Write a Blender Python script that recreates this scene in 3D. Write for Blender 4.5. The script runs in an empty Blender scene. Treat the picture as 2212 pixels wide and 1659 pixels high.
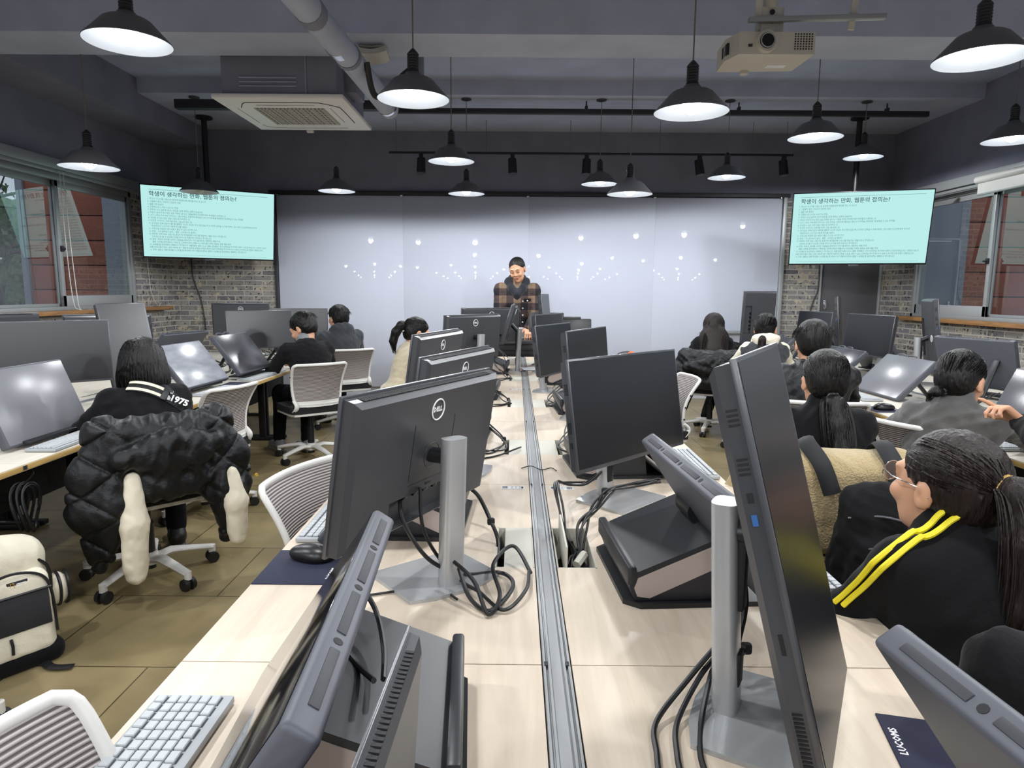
import bpy, bmesh, math, random
import numpy as np
from mathutils import Vector, Matrix, Euler

SC = bpy.context.scene
COL = SC.collection
PI = math.pi
R_ = math.radians

# ------------------------------------------------------------------ camera
cam_d = bpy.data.cameras.new('camera')
cam_d.sensor_width = 36.0
cam_d.lens = 36.0 * 1450.0 / 2212.0
cam_d.clip_start = 0.02
cam = bpy.data.objects.new('camera', cam_d)
COL.objects.link(cam)
_p, _y, _r = math.atan(202.5 / 1450), math.atan(6 / 1450 * 0.99), R_(0.45)
_f = Vector((-math.sin(_y) * math.cos(_p), math.cos(_y) * math.cos(_p), -math.sin(_p)))
_rt = Vector((math.cos(_y), math.sin(_y), 0))
_up = _rt.cross(_f)
_R = _rt * math.cos(_r) + _up * math.sin(_r)
_U = -_rt * math.sin(_r) + _up * math.cos(_r)
cam.matrix_world = Matrix(((_R.x, _U.x, -_f.x, 0), (_R.y, _U.y, -_f.y, 0), (_R.z, _U.z, -_f.z, 1.44), (0, 0, 0, 1)))
SC.camera = cam

# ------------------------------------------------------------------ world, exposure
SC.view_settings.view_transform = 'Standard'
SC.view_settings.look = 'None'
SC.view_settings.gamma = 1.0
SC.view_settings.use_curve_mapping = False
SC.view_settings.exposure = 0.0
W = bpy.data.worlds.new('overcast_sky')
SC.world = W
W.use_nodes = True
W.node_tree.nodes['Background'].inputs[0].default_value = (0.80, 0.88, 1.0, 1)
W.node_tree.nodes['Background'].inputs[1].default_value = 0.75
try:
    SC.cycles.use_denoising = True
    SC.cycles.max_bounces = 6
    SC.cycles.sample_clamp_indirect = 6.0
    SC.cycles.caustics_reflective = False
    SC.cycles.caustics_refractive = False
except Exception:
    pass
BULB_POWER = 9.0         # glow of the lit bulbs
LAMP_WATT = 66.0         # downward light of each lamp
TV_POWER = 0.95

# ------------------------------------------------------------------ materials
def lin(c):
    if isinstance(c, str):
        c = c.lstrip('#')
        c = tuple(int(c[i:i + 2], 16) for i in (0, 2, 4))
    v = [x / 255.0 for x in c[:3]]
    return tuple(x / 12.92 if x <= 0.04045 else ((x + 0.055) / 1.055) ** 2.4 for x in v) + (1.0,)

class NT:
    def __init__(s, m):
        s.m = m; s.t = m.node_tree; s.n = s.t.nodes; s.l = s.t.links
        s.b = s.n['Principled BSDF']
    def new(s, typ, **kw):
        n = s.n.new(typ)
        for k, v in kw.items():
            if k.startswith('i_'):
                n.inputs[int(k[2:]) if k[2:].isdigit() else k[2:]].default_value = v
            else:
                setattr(n, k, v)
        return n
    def link(s, a, b): s.l.new(a, b)

def mat(name, col, rough=0.5, metal=0.0, spec=0.5, coat=0.0, emit=None, es=0.0, noise=None, bump=None, sheen=0.0):
    m = bpy.data.materials.new(name); m.use_nodes = True
    t = NT(m); b = t.b
    c = lin(col)
    b.inputs['Base Color'].default_value = c
    b.inputs['Roughness'].default_value = rough
    b.inputs['Metallic'].default_value = metal
    b.inputs['Specular IOR Level'].default_value = spec
    if coat:
        b.inputs['Coat Weight'].default_value = coat
        b.inputs['Coat Roughness'].default_value = 0.04
    if sheen:
        b.inputs['Sheen Weight'].default_value = sheen
        b.inputs['Sheen Roughness'].default_value = 0.5
    if emit is not None:
        b.inputs['Emission Color'].default_value = lin(emit)
        b.inputs['Emission Strength'].default_value = es
    co = None
    if noise or bump:
        co = t.new('ShaderNodeTexCoord')
    if noise:
        sc, amt = noise[:2]
        mp = t.new('ShaderNodeMapping')
        if len(noise) > 2: mp.inputs['Scale'].default_value = noise[2]
        t.link(co.outputs['Object'], mp.inputs[0])
        nz = t.new('ShaderNodeTexNoise'); nz.inputs['Scale'].default_value = sc; nz.inputs['Detail'].default_value = 5
        t.link(mp.outputs[0], nz.inputs[0])
        rp = t.new('ShaderNodeValToRGB')
        rp.color_ramp.elements[0].position = 0.3; rp.color_ramp.elements[1].position = 0.7
        rp.color_ramp.elements[0].color = tuple(max(0, x * (1 - amt)) for x in c[:3]) + (1,)
        rp.color_ramp.elements[1].color = tuple(min(1, x * (1 + amt)) for x in c[:3]) + (1,)
        t.link(nz.outputs[0], rp.inputs[0]); t.link(rp.outputs[0], b.inputs['Base Color'])
    if bump:
        sc, st = bump[:2]
        mp = t.new('ShaderNodeMapping')
        if len(bump) > 2: mp.inputs['Scale'].default_value = bump[2]
        t.link(co.outputs['Object'], mp.inputs[0])
        nz = t.new('ShaderNodeTexNoise'); nz.inputs['Scale'].default_value = sc; nz.inputs['Detail'].default_value = 4
        t.link(mp.outputs[0], nz.inputs[0])
        bp = t.new('ShaderNodeBump'); bp.inputs['Strength'].default_value = st; bp.inputs['Distance'].default_value = 0.01
        t.link(nz.outputs[0], bp.inputs['Height']); t.link(bp.outputs[0], b.inputs['Normal'])
    return m

def mat_brick(name, plane):
    m = bpy.data.materials.new(name); m.use_nodes = True
    t = NT(m)
    co = t.new('ShaderNodeTexCoord')
    sep = t.new('ShaderNodeSeparateXYZ'); t.link(co.outputs['Object'], sep.inputs[0])
    cmb = t.new('ShaderNodeCombineXYZ')
    t.link(sep.outputs[0 if plane == 'x' else 1], cmb.inputs[0]); t.link(sep.outputs[2], cmb.inputs[1])
    br = t.new('ShaderNodeTexBrick')
    br.offset = 0.5
    for k, v in (('Scale', 1.0), ('Mortar Size', 0.008), ('Mortar Smooth', 0.2), ('Bias', 0.0), ('Brick Width', 0.25), ('Row Height', 0.067)):
        br.inputs[k].default_value = v
    br.inputs['Color1'].default_value = (0, 0, 0, 1); br.inputs['Color2'].default_value = (1, 1, 1, 1)
    br.inputs['Mortar'].default_value = (0.5, 0.5, 0.5, 1)
    t.link(cmb.outputs[0], br.inputs['Vector'])
    rp = t.new('ShaderNodeValToRGB')
    els = [(0.0, '#666467'), (0.25, '#86827f'), (0.5, '#9a948d'), (0.75, '#79777c'), (1.0, '#aca391')]
    rp.color_ramp.elements[0].color = lin(els[0][1]); rp.color_ramp.elements[1].color = lin(els[-1][1])
    for p, c in els[1:-1]:
        e = rp.color_ramp.elements.new(p); e.color = lin(c)
    t.link(br.outputs['Color'], rp.inputs[0])
    nz = t.new('ShaderNodeTexNoise', i_Scale=9.0, i_Detail=6.0)
    nz.inputs['Roughness'].default_value = 0.65
    t.link(co.outputs['Object'], nz.inputs[0])
    r2 = t.new('ShaderNodeValToRGB')
    r2.color_ramp.elements[0].position = 0.57; r2.color_ramp.elements[1].position = 0.64
    t.link(nz.outputs[0], r2.inputs[0])
    mx = t.new('ShaderNodeMix', data_type='RGBA')
    t.link(r2.outputs[0], mx.inputs[0]); t.link(rp.outputs[0], mx.inputs[6]); mx.inputs[7].default_value = lin('#c3b698')
    nz2 = t.new('ShaderNodeTexNoise', i_Scale=26.0, i_Detail=4.0)
    t.link(co.outputs['Object'], nz2.inputs[0])
    r3 = t.new('ShaderNodeValToRGB')
    r3.color_ramp.elements[0].position = 0.58; r3.color_ramp.elements[1].position = 0.64
    t.link(nz2.outputs[0], r3.inputs[0])
    mx2 = t.new('ShaderNodeMix', data_type='RGBA')
    t.link(r3.outputs[0], mx2.inputs[0]); t.link(mx.outputs[2], mx2.inputs[6]); mx2.inputs[7].default_value = lin('#3a3a3e')
    mx3 = t.new('ShaderNodeMix', data_type='RGBA')
    t.link(br.outputs['Fac'], mx3.inputs[0]); t.link(mx2.outputs[2], mx3.inputs[6]); mx3.inputs[7].default_value = lin('#b6b2a9')
    t.link(mx3.outputs[2], t.b.inputs['Base Color'])
    bp = t.new('ShaderNodeBump', invert=True); bp.inputs['Strength'].default_value = 0.8; bp.inputs['Distance'].default_value = 0.012
    ad = t.new('ShaderNodeMath', operation='SUBTRACT'); t.link(br.outputs['Fac'], ad.inputs[0]); 
    ml = t.new('ShaderNodeMath', operation='MULTIPLY'); t.link(nz2.outputs[0], ml.inputs[0]); ml.inputs[1].default_value = 0.5
    t.link(ml.outputs[0], ad.inputs[1]); t.link(ad.outputs[0], bp.inputs['Height']); t.link(bp.outputs[0], t.b.inputs['Normal'])
    t.b.inputs['Roughness'].default_value = 0.85
    return m

def mat_floor():
    m = bpy.data.materials.new('floor_concrete_tiles'); m.use_nodes = True
    t = NT(m)
    co = t.new('ShaderNodeTexCoord')
    mp = t.new('ShaderNodeMapping'); mp.inputs['Location'].default_value = (1.395, -2.392 + 0.003, 0)
    t.link(co.outputs['Object'], mp.inputs[0])
    br = t.new('ShaderNodeTexBrick'); br.offset = 0.37
    for k, v in (('Scale', 1.0), ('Mortar Size', 0.0032), ('Mortar Smooth', 0.1), ('Bias', 0.0), ('Brick Width', 1.2), ('Row Height', 0.6)):
        br.inputs[k].default_value = v
    br.inputs['Color1'].default_value = lin('#8b7d5b'); br.inputs['Color2'].default_value = lin('#998a67'); br.inputs['Mortar'].default_value = lin('#4e4632')
    t.link(mp.outputs[0], br.inputs['Vector'])
    nz = t.new('ShaderNodeTexNoise', i_Scale=2.2, i_Detail=8.0); nz.inputs['Roughness'].default_value = 0.6
    t.link(co.outputs['Object'], nz.inputs[0])
    rp = t.new('ShaderNodeValToRGB'); rp.color_ramp.elements[0].position = 0.3; rp.color_ramp.elements[1].position = 0.72
    rp.color_ramp.elements[0].color = (0.72, 0.72, 0.72, 1); rp.color_ramp.elements[1].color = (1.15, 1.13, 1.1, 1)
    t.link(nz.outputs[0], rp.inputs[0])
    mx = t.new('ShaderNodeMix', data_type='RGBA', blend_type='MULTIPLY'); mx.inputs[0].default_value = 1.0
    t.link(br.outputs['Color'], mx.inputs[6]); t.link(rp.outputs[0], mx.inputs[7])
    t.link(mx.outputs[2], t.b.inputs['Base Color'])
    n3 = t.new('ShaderNodeTexNoise', i_Scale=5.0, i_Detail=5.0); t.link(co.outputs['Object'], n3.inputs[0])
    r3 = t.new('ShaderNodeMapRange'); r3.inputs[3].default_value = 0.22; r3.inputs[4].default_value = 0.42
    t.link(n3.outputs[0], r3.inputs[0]); t.link(r3.outputs[0], t.b.inputs['Roughness'])
    t.b.inputs['Specular IOR Level'].default_value = 0.4
    return m

def mat_wood(name, c1, c2, along='y', scale=1.0, rough=0.35, coat=0.0):
    m = bpy.data.materials.new(name); m.use_nodes = True
    t = NT(m)
    co = t.new('ShaderNodeTexCoord')
    mp = t.new('ShaderNodeMapping')
    s = {'y': (14, 1.1, 14), 'x': (1.1, 14, 14)}[along]
    mp.inputs['Scale'].default_value = tuple(v * scale for v in s)
    t.link(co.outputs['Object'], mp.inputs[0])
    nz = t.new('ShaderNodeTexNoise', i_Scale=1.6, i_Detail=7.0, i_Distortion=1.2); nz.inputs['Roughness'].default_value = 0.65
    t.link(mp.outputs[0], nz.inputs[0])
    rp = t.new('ShaderNodeValToRGB'); rp.color_ramp.elements[0].position = 0.28; rp.color_ramp.elements[1].position = 0.66
    rp.color_ramp.elements[0].color = lin(c1); rp.color_ramp.elements[1].color = lin(c2)
    t.link(nz.outputs[0], rp.inputs[0]); t.link(rp.outputs[0], t.b.inputs['Base Color'])
    t.b.inputs['Roughness'].default_value = rough
    if coat:
        t.b.inputs['Coat Weight'].default_value = coat; t.b.inputs['Coat Roughness'].default_value = 0.15
    return m

def mat_stripes(name, c1, c2, freq, axis='z', rough=0.7, alpha=False):
    """fine woven ribs running across the seat back"""
    m = bpy.data.materials.new(name); m.use_nodes = True
    t = NT(m)
    co = t.new('ShaderNodeTexCoord'); sp = t.new('ShaderNodeSeparateXYZ'); t.link(co.outputs['Object'], sp.inputs[0])
    ml = t.new('ShaderNodeMath', operation='MULTIPLY'); ml.inputs[1].default_value = freq * 2 * PI
    t.link(sp.outputs['XYZ'.index(axis.upper())], ml.inputs[0])
    sn = t.new('ShaderNodeMath', operation='SINE'); t.link(ml.outputs[0], sn.inputs[0])
    mr = t.new('ShaderNodeMapRange'); mr.inputs[1].default_value = -0.6; mr.inputs[2].default_value = 0.5
    t.link(sn.outputs[0], mr.inputs[0])
    mx = t.new('ShaderNodeMix', data_type='RGBA'); t.link(mr.outputs[0], mx.inputs[0])
    mx.inputs[6].default_value = lin(c1); mx.inputs[7].default_value = lin(c2)
    t.link(mx.outputs[2], t.b.inputs['Base Color'])
    t.b.inputs['Roughness'].default_value = rough
    bp = t.new('ShaderNodeBump'); bp.inputs['Strength'].default_value = 0.5; bp.inputs['Distance'].default_value = 0.003
    t.link(sn.outputs[0], bp.inputs['Height']); t.link(bp.outputs[0], t.b.inputs['Normal'])
    return m

def mat_glass(name='window_glass'):
    m = bpy.data.materials.new(name); m.use_nodes = True
    n = m.node_tree.nodes; l = m.node_tree.links
    n.remove(n['Principled BSDF'])
    tr = n.new('ShaderNodeBsdfTransparent'); tr.inputs[0].default_value = (0.9, 0.94, 0.95, 1)
    gl = n.new('ShaderNodeBsdfGlossy'); gl.inputs['Roughness'].default_value = 0.0
    fr = n.new('ShaderNodeFresnel'); fr.inputs[0].default_value = 1.5
    ge = n.new('ShaderNodeNewGeometry')
    iv = n.new('ShaderNodeMath'); iv.operation = 'SUBTRACT'; iv.inputs[0].default_value = 1.0; l.new(ge.outputs['Backfacing'], iv.inputs[1])
    mu = n.new('ShaderNodeMath'); mu.operation = 'MULTIPLY'; l.new(iv.outputs[0], mu.inputs[1]); mu.use_clamp = True
    iv.use_clamp = False
    l.new(fr.outputs[0], mu.inputs[0])
    dg = n.new('ShaderNodeMath'); dg.operation = 'MULTIPLY'; dg.use_clamp = True; dg.inputs[1].default_value = 3.0   # both faces of two panes
    l.new(mu.outputs[0], dg.inputs[0])
    mx = n.new('ShaderNodeMixShader'); l.new(dg.outputs[0], mx.inputs[0]); l.new(tr.outputs[0], mx.inputs[1]); l.new(gl.outputs[0], mx.inputs[2])
    l.new(mx.outputs[0], n['Material Output'].inputs[0])
    return m

M = {}
M['wall_dark'] = mat('dark_slate_paint', '#818290', 0.75, noise=(3, 0.1))
M['ceil'] = mat('ceiling_paint', '#a9b0c6', 0.8, noise=(2.5, 0.08))
M['beam'] = mat('beam_paint', '#b2b8cb', 0.8, noise=(3, 0.08), bump=(30, 0.15))
M['floor'] = mat_floor()
M['brick_x'] = mat_brick('reclaimed_brick_front', 'x')
M['brick_y'] = mat_brick('reclaimed_brick_side', 'y')
M['alu'] = mat('aluminium_frame', '#9fa2a3', 0.4, 0.25)
M['glass'] = mat_glass()
M['sill'] = mat_wood('oak_sill', '#7a5534', '#a77c4c', 'y', 1.5)
M['birch'] = mat_wood('pale_birch_laminate', '#c6b6a2', '#d6c7b4', 'y', 1.0, 0.42)
M['birch_l'] = mat_wood('white_birch_laminate', '#cdc5b5', '#dcd5c7', 'y', 1.0, 0.42)
M['ply'] = mat_wood('plywood_edge', '#a98850', '#c6a566', 'y', 2.0)
M['whiteboard'] = mat('whiteboard_gloss', '#bfc3d0', 0.6, spec=0.15, coat=0.5)
M['whiteboard'].node_tree.nodes['Principled BSDF'].inputs['Coat Roughness'].default_value = 0.012
M['wall_white'] = mat('white_paint', '#c2c5cf', 0.5)
M['trim_dark'] = mat('dark_trim', '#2c2c30', 0.5)
M['black'] = mat('black_plastic', '#17181b', 0.42)
M['black_m'] = mat('matte_black', '#101114', 0.7)
M['black_g'] = mat('gloss_black', '#0b0c0e', 0.12)
M['dell'] = mat('charcoal_housing', '#3a3b3f', 0.36, spec=0.6, bump=(400, 0.03))
M['dell_e'] = mat('panel_edge', '#45464a', 0.28, 0.2, spec=0.8)
M['screen'] = mat('screen_off_matte', '#15161b', 0.3, spec=0.6)
M['screen_m'] = mat('pen_screen_mirror', '#141518', 0.1, spec=0.7)
M['painted_haze'] = mat('pen_screen_painted_haze', '#707176', 0.26, spec=0.7)  # grey base paints in the haze of light scattered by the etched screen
M['painted_glare_smudged'] = mat('pen_screen_painted_glare_smudged', '#8d9098', 0.24, spec=0.7, noise=(5, 0.22, (1, 1.5, 4)))  # pale base paints in the whiteboard's reflection; the noise is real smudges
M['screen_g'] = mat('pen_screen_glass', '#3a3b40', 0.24, spec=0.8)
M['silver'] = mat('brushed_silver', '#b4b5b6', 0.32, 0.4)
M['silver_b'] = mat('silver_base', '#a9abac', 0.14, 0.3, spec=0.8)
M['tabgrey'] = mat('tablet_grey', '#4a4c54', 0.5)
M['tabgrey_d'] = mat('tablet_slot', '#2b2c32', 0.6)
M['stand'] = mat('stand_charcoal', '#2a2b2f', 0.4)
M['stand_in'] = mat('stand_liner', '#b9aba3', 0.6)
M['white_p'] = mat('white_plastic', '#d6d4cf', 0.4)
M['white_ac'] = mat('air_conditioner_white', '#eceae6', 0.45)
M['white_d'] = mat('off_white_plastic', '#c7c3b6', 0.5)
M['white_f'] = mat('chair_frame_white', '#d9d7d2', 0.42)
M['mesh_back'] = mat_stripes('chair_mesh', '#6d6664', '#a49c99', 95, 'z')
M['mesh_near'] = mat_stripes('chair_mesh_ribbed', '#5a5351', '#b7afac', 120, 'z')
M['seat_fab'] = mat('black_seat_fabric', '#1c1c1f', 0.9, bump=(200, 0.2))
M['rubber'] = mat('rubber_black', '#1b1b1c', 0.55)
M['grey_hub'] = mat('caster_hub', '#4a4b4d', 0.5)
M['key_grey'] = mat('keyboard_grey', '#a4a8ab', 0.45)
M['key_cap'] = mat('key_cap', '#b0b4b7', 0.45)
M['key_dark'] = mat('key_legend', '#3a3f46', 0.6)
M['navy'] = mat('navy_mouse_pad', '#20223a', 0.85)
M['mouse'] = mat('mouse_black', '#131314', 0.35)
M['cable'] = mat('cable_black', '#121214', 0.45)
M['paper'] = mat('paper_white', '#dfe2e6', 0.7)
M['shade_out'] = mat('shade_grey', '#5f5f62', 0.45)
M['shade_in'] = mat('shade_white_enamel', '#e9eef2', 0.35)
M['bulb_on'] = mat('bulb_lit', '#ffffff', 0.4, emit='#f2f6ff', es=BULB_POWER)
M['bulb_off'] = mat('bulb_unlit', '#d9d4c2', 0.35)
M['dark_metal'] = mat('dark_metal', '#303034', 0.4, 0.5)
M['cord'] = mat('cord_grey', '#77716b', 0.6)
M['skin'] = mat('skin', '#c89677', 0.5, noise=(14, 0.06))
M['lips'] = mat('lips', '#a4605a', 0.45)
M['hair'] = mat('hair_black', '#0f0d0c', 0.42, spec=0.3, noise=(16, 0.4, (5, 5, 0.5)), bump=(20, 0.6, (6, 6, 0.6)))
M['hair_b'] = mat('hair_brown', '#1c1310', 0.45, spec=0.3, noise=(16, 0.4, (5, 5, 0.5)), bump=(20, 0.6, (6, 6, 0.6)))
M['jk_black'] = mat('black_cotton', '#0e0e10', 0.9, spec=0.2, sheen=0.05, bump=(90, 0.15))
M['jk_black2'] = mat('black_nylon', '#0f1012', 0.5, spec=0.35, bump=(26, 0.6))
M['jk_grey'] = mat('grey_fleece', '#504e4c', 0.95, sheen=0.25, bump=(150, 0.25))
M['jk_dgrey'] = mat('dark_grey_fleece', '#2f3236', 0.95, sheen=0.15, bump=(120, 0.25))
M['cream'] = mat('cream_fleece', '#cfc2a6', 0.95, sheen=0.3, bump=(90, 0.6))
M['beige'] = mat('beige_boucle', '#b09c74', 0.98, sheen=0.3, bump=(130, 0.9))
M['hood_white'] = mat('ivory_cotton', '#ddd6c2', 0.9, bump=(60, 0.2))
M['ivory'] = mat('ivory_nylon', '#dcd3bd', 0.6, bump=(16, 0.35))
M['trouser'] = mat('black_trouser', '#0d0d0f', 0.9, spec=0.2)
M['yellow'] = mat('yellow_stripe', '#e3d31f', 0.6)
M['shoe_grey'] = mat('shoe_grey', '#7d7f82', 0.7)
M['sock'] = mat('sock_white', '#d8d8d8', 0.8)
M['red_panel'] = mat('red_cladding', '#a8604f', 0.8, noise=(1.5, 0.08))
M['blue_panel'] = mat('blue_grey_cladding', '#9497a4', 0.7)
M['leaf'] = mat('leaf_green', '#5b7052', 0.7, noise=(6, 0.4))
M['bark'] = mat('bark', '#4a4440', 0.9)
M['text_dark'] = mat('slide_ink', '#3b5560', 0.6)
M['red_led'] = mat('red_led', '#ff3a20', 0.4, emit='#ff3312', es=3.0)
M['usb_blue'] = mat('usb_blue', '#2b5a92', 0.5)
M['sticker'] = mat('sticker_white', '#d9d9d9', 0.6)
M['ink'] = mat('ink_black', '#26262a', 0.6)
M['white_ink'] = mat('white_print', '#e6e6e6', 0.6)
M['gold'] = mat('gold_print', '#c9a23a', 0.5)
M['chrome'] = mat('chrome', '#cfd2d4', 0.15, 1.0)

# ------------------------------------------------------------------ object helpers
def tag(o, label=None, cat=None, group=None, kind=None):
    if label: o['label'] = label
    if cat: o['category'] = cat
    if group: o['group'] = group
    if kind: o['kind'] = kind
    return o

def thing(name, label, cat, loc=(0, 0, 0), rz=0.0, group=None, mw=None):
    o = bpy.data.objects.new(name, None); COL.objects.link(o)
    o.empty_display_size = 0.05
    if mw is not None: o.matrix_world = mw
    else:
        o.location = loc; o.rotation_euler = (0, 0, rz)
    return tag(o, label, cat, group)

def put(name, data, parent=None, mtx=None):
    o = bpy.data.objects.new(name, data); COL.objects.link(o)
    if parent: o.parent = parent
    if mtx is not None: o.matrix_local = mtx
    return o

def copy_tree(o, parent=None):
    c = o.copy(); COL.objects.link(c)
    if parent is not None: c.parent = parent
    for ch in list(o.children): copy_tree(ch, c)
    return c

def T(x, y, z): return Matrix.Translation((x, y, z))
def RZ(a): return Matrix.Rotation(a, 4, 'Z')
def RY(a): return Matrix.Rotation(a, 4, 'Y')
def RX(a): return Matrix.Rotation(a, 4, 'X')

def frame_to(p0, p1):
    d = Vector(p1) - Vector(p0)
    return Matrix.Translation(p0) @ d.to_track_quat('Z', 'Y').to_matrix().to_4x4(), d.length

class MB:
    """collects shapes and links them as one mesh object"""
    def __init__(s): s.v = []; s.f = []; s.fm = []; s.mi = 0; s.X = Matrix.Identity(4)
    def m(s, i): s.mi = i; return s
    def at(s, X): s.X = X; return s
    def add(s, vs, fs, X=None):
        b = len(s.v); Y = s.X if X is None else s.X @ X
        s.v += [tuple(Y @ Vector(v)) for v in vs]
        s.f += [tuple(b + i for i in f) for f in fs]
        s.fm += [s.mi] * len(fs)
        return s
    def box(s, c, d, bev=0.0, seg=2, X=None):
        XX = T(*c) if X is None else X @ T(*c)
        if bev <= 0:
            x, y, z = (k / 2 for k in d)
            vs = [(-x, -y, -z), (x, -y, -z), (x, y, -z), (-x, y, -z), (-x, -y, z), (x, -y, z), (x, y, z), (-x, y, z)]
            return s.add(vs, [(0, 3, 2, 1), (4, 5, 6, 7), (0, 1, 5, 4), (1, 2, 6, 5), (2, 3, 7, 6), (3, 0, 4, 7)], XX)
        bm = bmesh.new(); bmesh.ops.create_cube(bm, size=1, matrix=Matrix.Diagonal((*d, 1)))
        bmesh.ops.bevel(bm, geom=bm.edges[:], offset=min(bev, min(d) * 0.49), segments=seg, affect='EDGES', profile=0.5)
        bm.verts.index_update()
        s.add([v.co[:] for v in bm.verts], [tuple(v.index for v in f.verts) for f in bm.faces], XX); bm.free()
        return s
    def cyl(s, p0, p1, r0, r1=None, n=16, cap=True):
        r1 = r0 if r1 is None else r1
        X, L = frame_to(p0, p1)
        vs = []
        for k in range(n):
            a = 2 * PI * k / n; vs.append((r0 * math.cos(a), r0 * math.sin(a), 0))
        for k in range(n):
            a = 2 * PI * k / n; vs.append((r1 * math.cos(a), r1 * math.sin(a), L))
        fs = [(k, (k + 1) % n, n + (k + 1) % n, n + k) for k in range(n)]
        if cap: fs += [tuple(range(n - 1, -1, -1)), tuple(range(n, 2 * n))]
        return s.add(vs, fs, X)
    def lathe(s, prof, n=32, X=None, close=False):
        vs = []; m = len(prof)
        for k in range(n):
            a = 2 * PI * k / n
            for r, z in prof: vs.append((r * math.cos(a), r * math.sin(a), z))
        fs = []
        for k in range(n):
            for j in range(m - 1):
                fs.append((k * m + j, ((k + 1) % n) * m + j, ((k + 1) % n) * m + j + 1, k * m + j + 1))
        if close:
            fs.append(tuple(k * m for k in range(n - 1, -1, -1))); fs.append(tuple(k * m + m - 1 for k in range(n)))
        return s.add(vs, fs, X)
    def tube(s, pts, r, n=8, closed=False, flat=None):
        P = [Vector(p) for p in pts]; m = len(P)
        rs = r if isinstance(r, (list, tuple)) else [r] * m
        tg = []
        for i in range(m):
            a = P[(i - 1) % m] if closed or i > 0 else P[i]
            b = P[(i + 1) % m] if closed or i < m - 1 else P[i]
            t = (b - a)
            tg.append(t.normalized() if t.length > 1e-9 else Vector((0, 0, 1)))
        up = Vector((0, 0, 1)) if abs(tg[0].z) < 0.9 else Vector((1, 0, 0))
        nx = tg[0].cross(up).normalized()
        vs = []
        for i in range(m):
            nx = (nx - tg[i] * nx.dot(tg[i]))
            nx = nx.normalized() if nx.length > 1e-9 else tg[i].orthogonal().normalized()
            ny = tg[i].cross(nx)
            for k in range(n):
                a = 2 * PI * k / n
                fx, fy = (1, 1) if flat is None else flat
                vs.append(tuple(P[i] + nx * (math.cos(a) * rs[i] * fx) + ny * (math.sin(a) * rs[i] * fy)))
        fs = []
        for i in range(m if closed else m - 1):
            j = (i + 1) % m
            for k in range(n):
                k2 = (k + 1) % n
                fs.append((i * n + k, i * n + k2, j * n + k2, j * n + k))
        if not closed:
            fs.append(tuple(range(n - 1, -1, -1))); fs.append(tuple((m - 1) * n + k for k in range(n)))
        return s.add(vs, fs)
    def prism(s, poly, z0, z1, X=None):
        n = len(poly)
        vs = [(x, y, z0) for x, y in poly] + [(x, y, z1) for x, y in poly]
        fs = [tuple(range(n - 1, -1, -1)), tuple(range(n, 2 * n))] + [(k, (k + 1) % n, n + (k + 1) % n, n + k) for k in range(n)]
        return s.add(vs, fs, X)
    def sheet(s, fn, nu, nv, th, closed_u=False):
        """grid surface fn(u,v)->Vector, given a real thickness"""
        P = [[Vector(fn(i / (nu - 1), j / (nv - 1))) for j in range(nv)] for i in range(nu)]
        vs = []
        for side in (0, 1):
            for i in range(nu):
                for j in range(nv):
                    du = P[min(i + 1, nu - 1)][j] - P[max(i - 1, 0)][j]; dv = P[i][min(j + 1, nv - 1)] - P[i][max(j - 1, 0)]
                    nn = du.cross(dv); nn = nn.normalized() if nn.length > 1e-9 else Vector((0, 0, 1))
                    vs.append(tuple(P[i][j] + nn * (th / 2 if side else -th / 2)))
        q = nu * nv; fs = []
        for i in range(nu - 1):
            for j in range(nv - 1):
                a, b, c, d = i * nv + j, (i + 1) * nv + j, (i + 1) * nv + j + 1, i * nv + j + 1
                fs.append((q + a, q + b, q + c, q + d)); fs.append((d, c, b, a))
        for i in range(nu - 1):
            fs.append((i * nv, (i + 1) * nv, q + (i + 1) * nv, q + i * nv))
            fs.append((q + i * nv + nv - 1, q + (i + 1) * nv + nv - 1, (i + 1) * nv + nv - 1, i * nv + nv - 1))
        for j in range(nv - 1):
            fs.append((q + j, q + j + 1, j + 1, j))
            o = (nu - 1) * nv
            fs.append((o + j, o + j + 1, q + o + j + 1, q + o + j))
        return s.add(vs, fs)
    def mesh(s, name, mats, ang=35):
        me = bpy.data.meshes.new(name)
        me.from_pydata(s.v, [], s.f)
        for k in (mats if isinstance(mats, (list, tuple)) else [mats]):
            me.materials.append(M[k] if isinstance(k, str) else k)
        me.polygons.foreach_set('material_index', s.fm)
        me.polygons.foreach_set('use_smooth', [True] * len(s.f))
        me.update()
        bm = bmesh.new(); bm.from_mesh(me); bmesh.ops.recalc_face_normals(bm, faces=bm.faces[:]); bm.to_mesh(me); bm.free()
        me.set_sharp_from_angle(angle=R_(ang))
        return me
    def build(s, name, mats, parent=None, ang=35, mtx=None):
        return put(name, s.mesh(name, mats, ang), parent, mtx)

def spline(pts, n=8):
    """Catmull-Rom through pts"""
    P = [Vector(p) for p in pts]; out = []
    for i in range(len(P) - 1):
        p0 = P[max(i - 1, 0)]; p1 = P[i]; p2 = P[i + 1]; p3 = P[min(i + 2, len(P) - 1)]
        for k in range(n):
            t = k / n
            out.append(0.5 * ((2 * p1) + (p2 - p0) * t + (2 * p0 - 5 * p1 + 4 * p2 - p3) * t * t + (3 * p1 - p0 - 3 * p2 + p3) * t ** 3))
    out.append(P[-1]); return out

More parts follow.
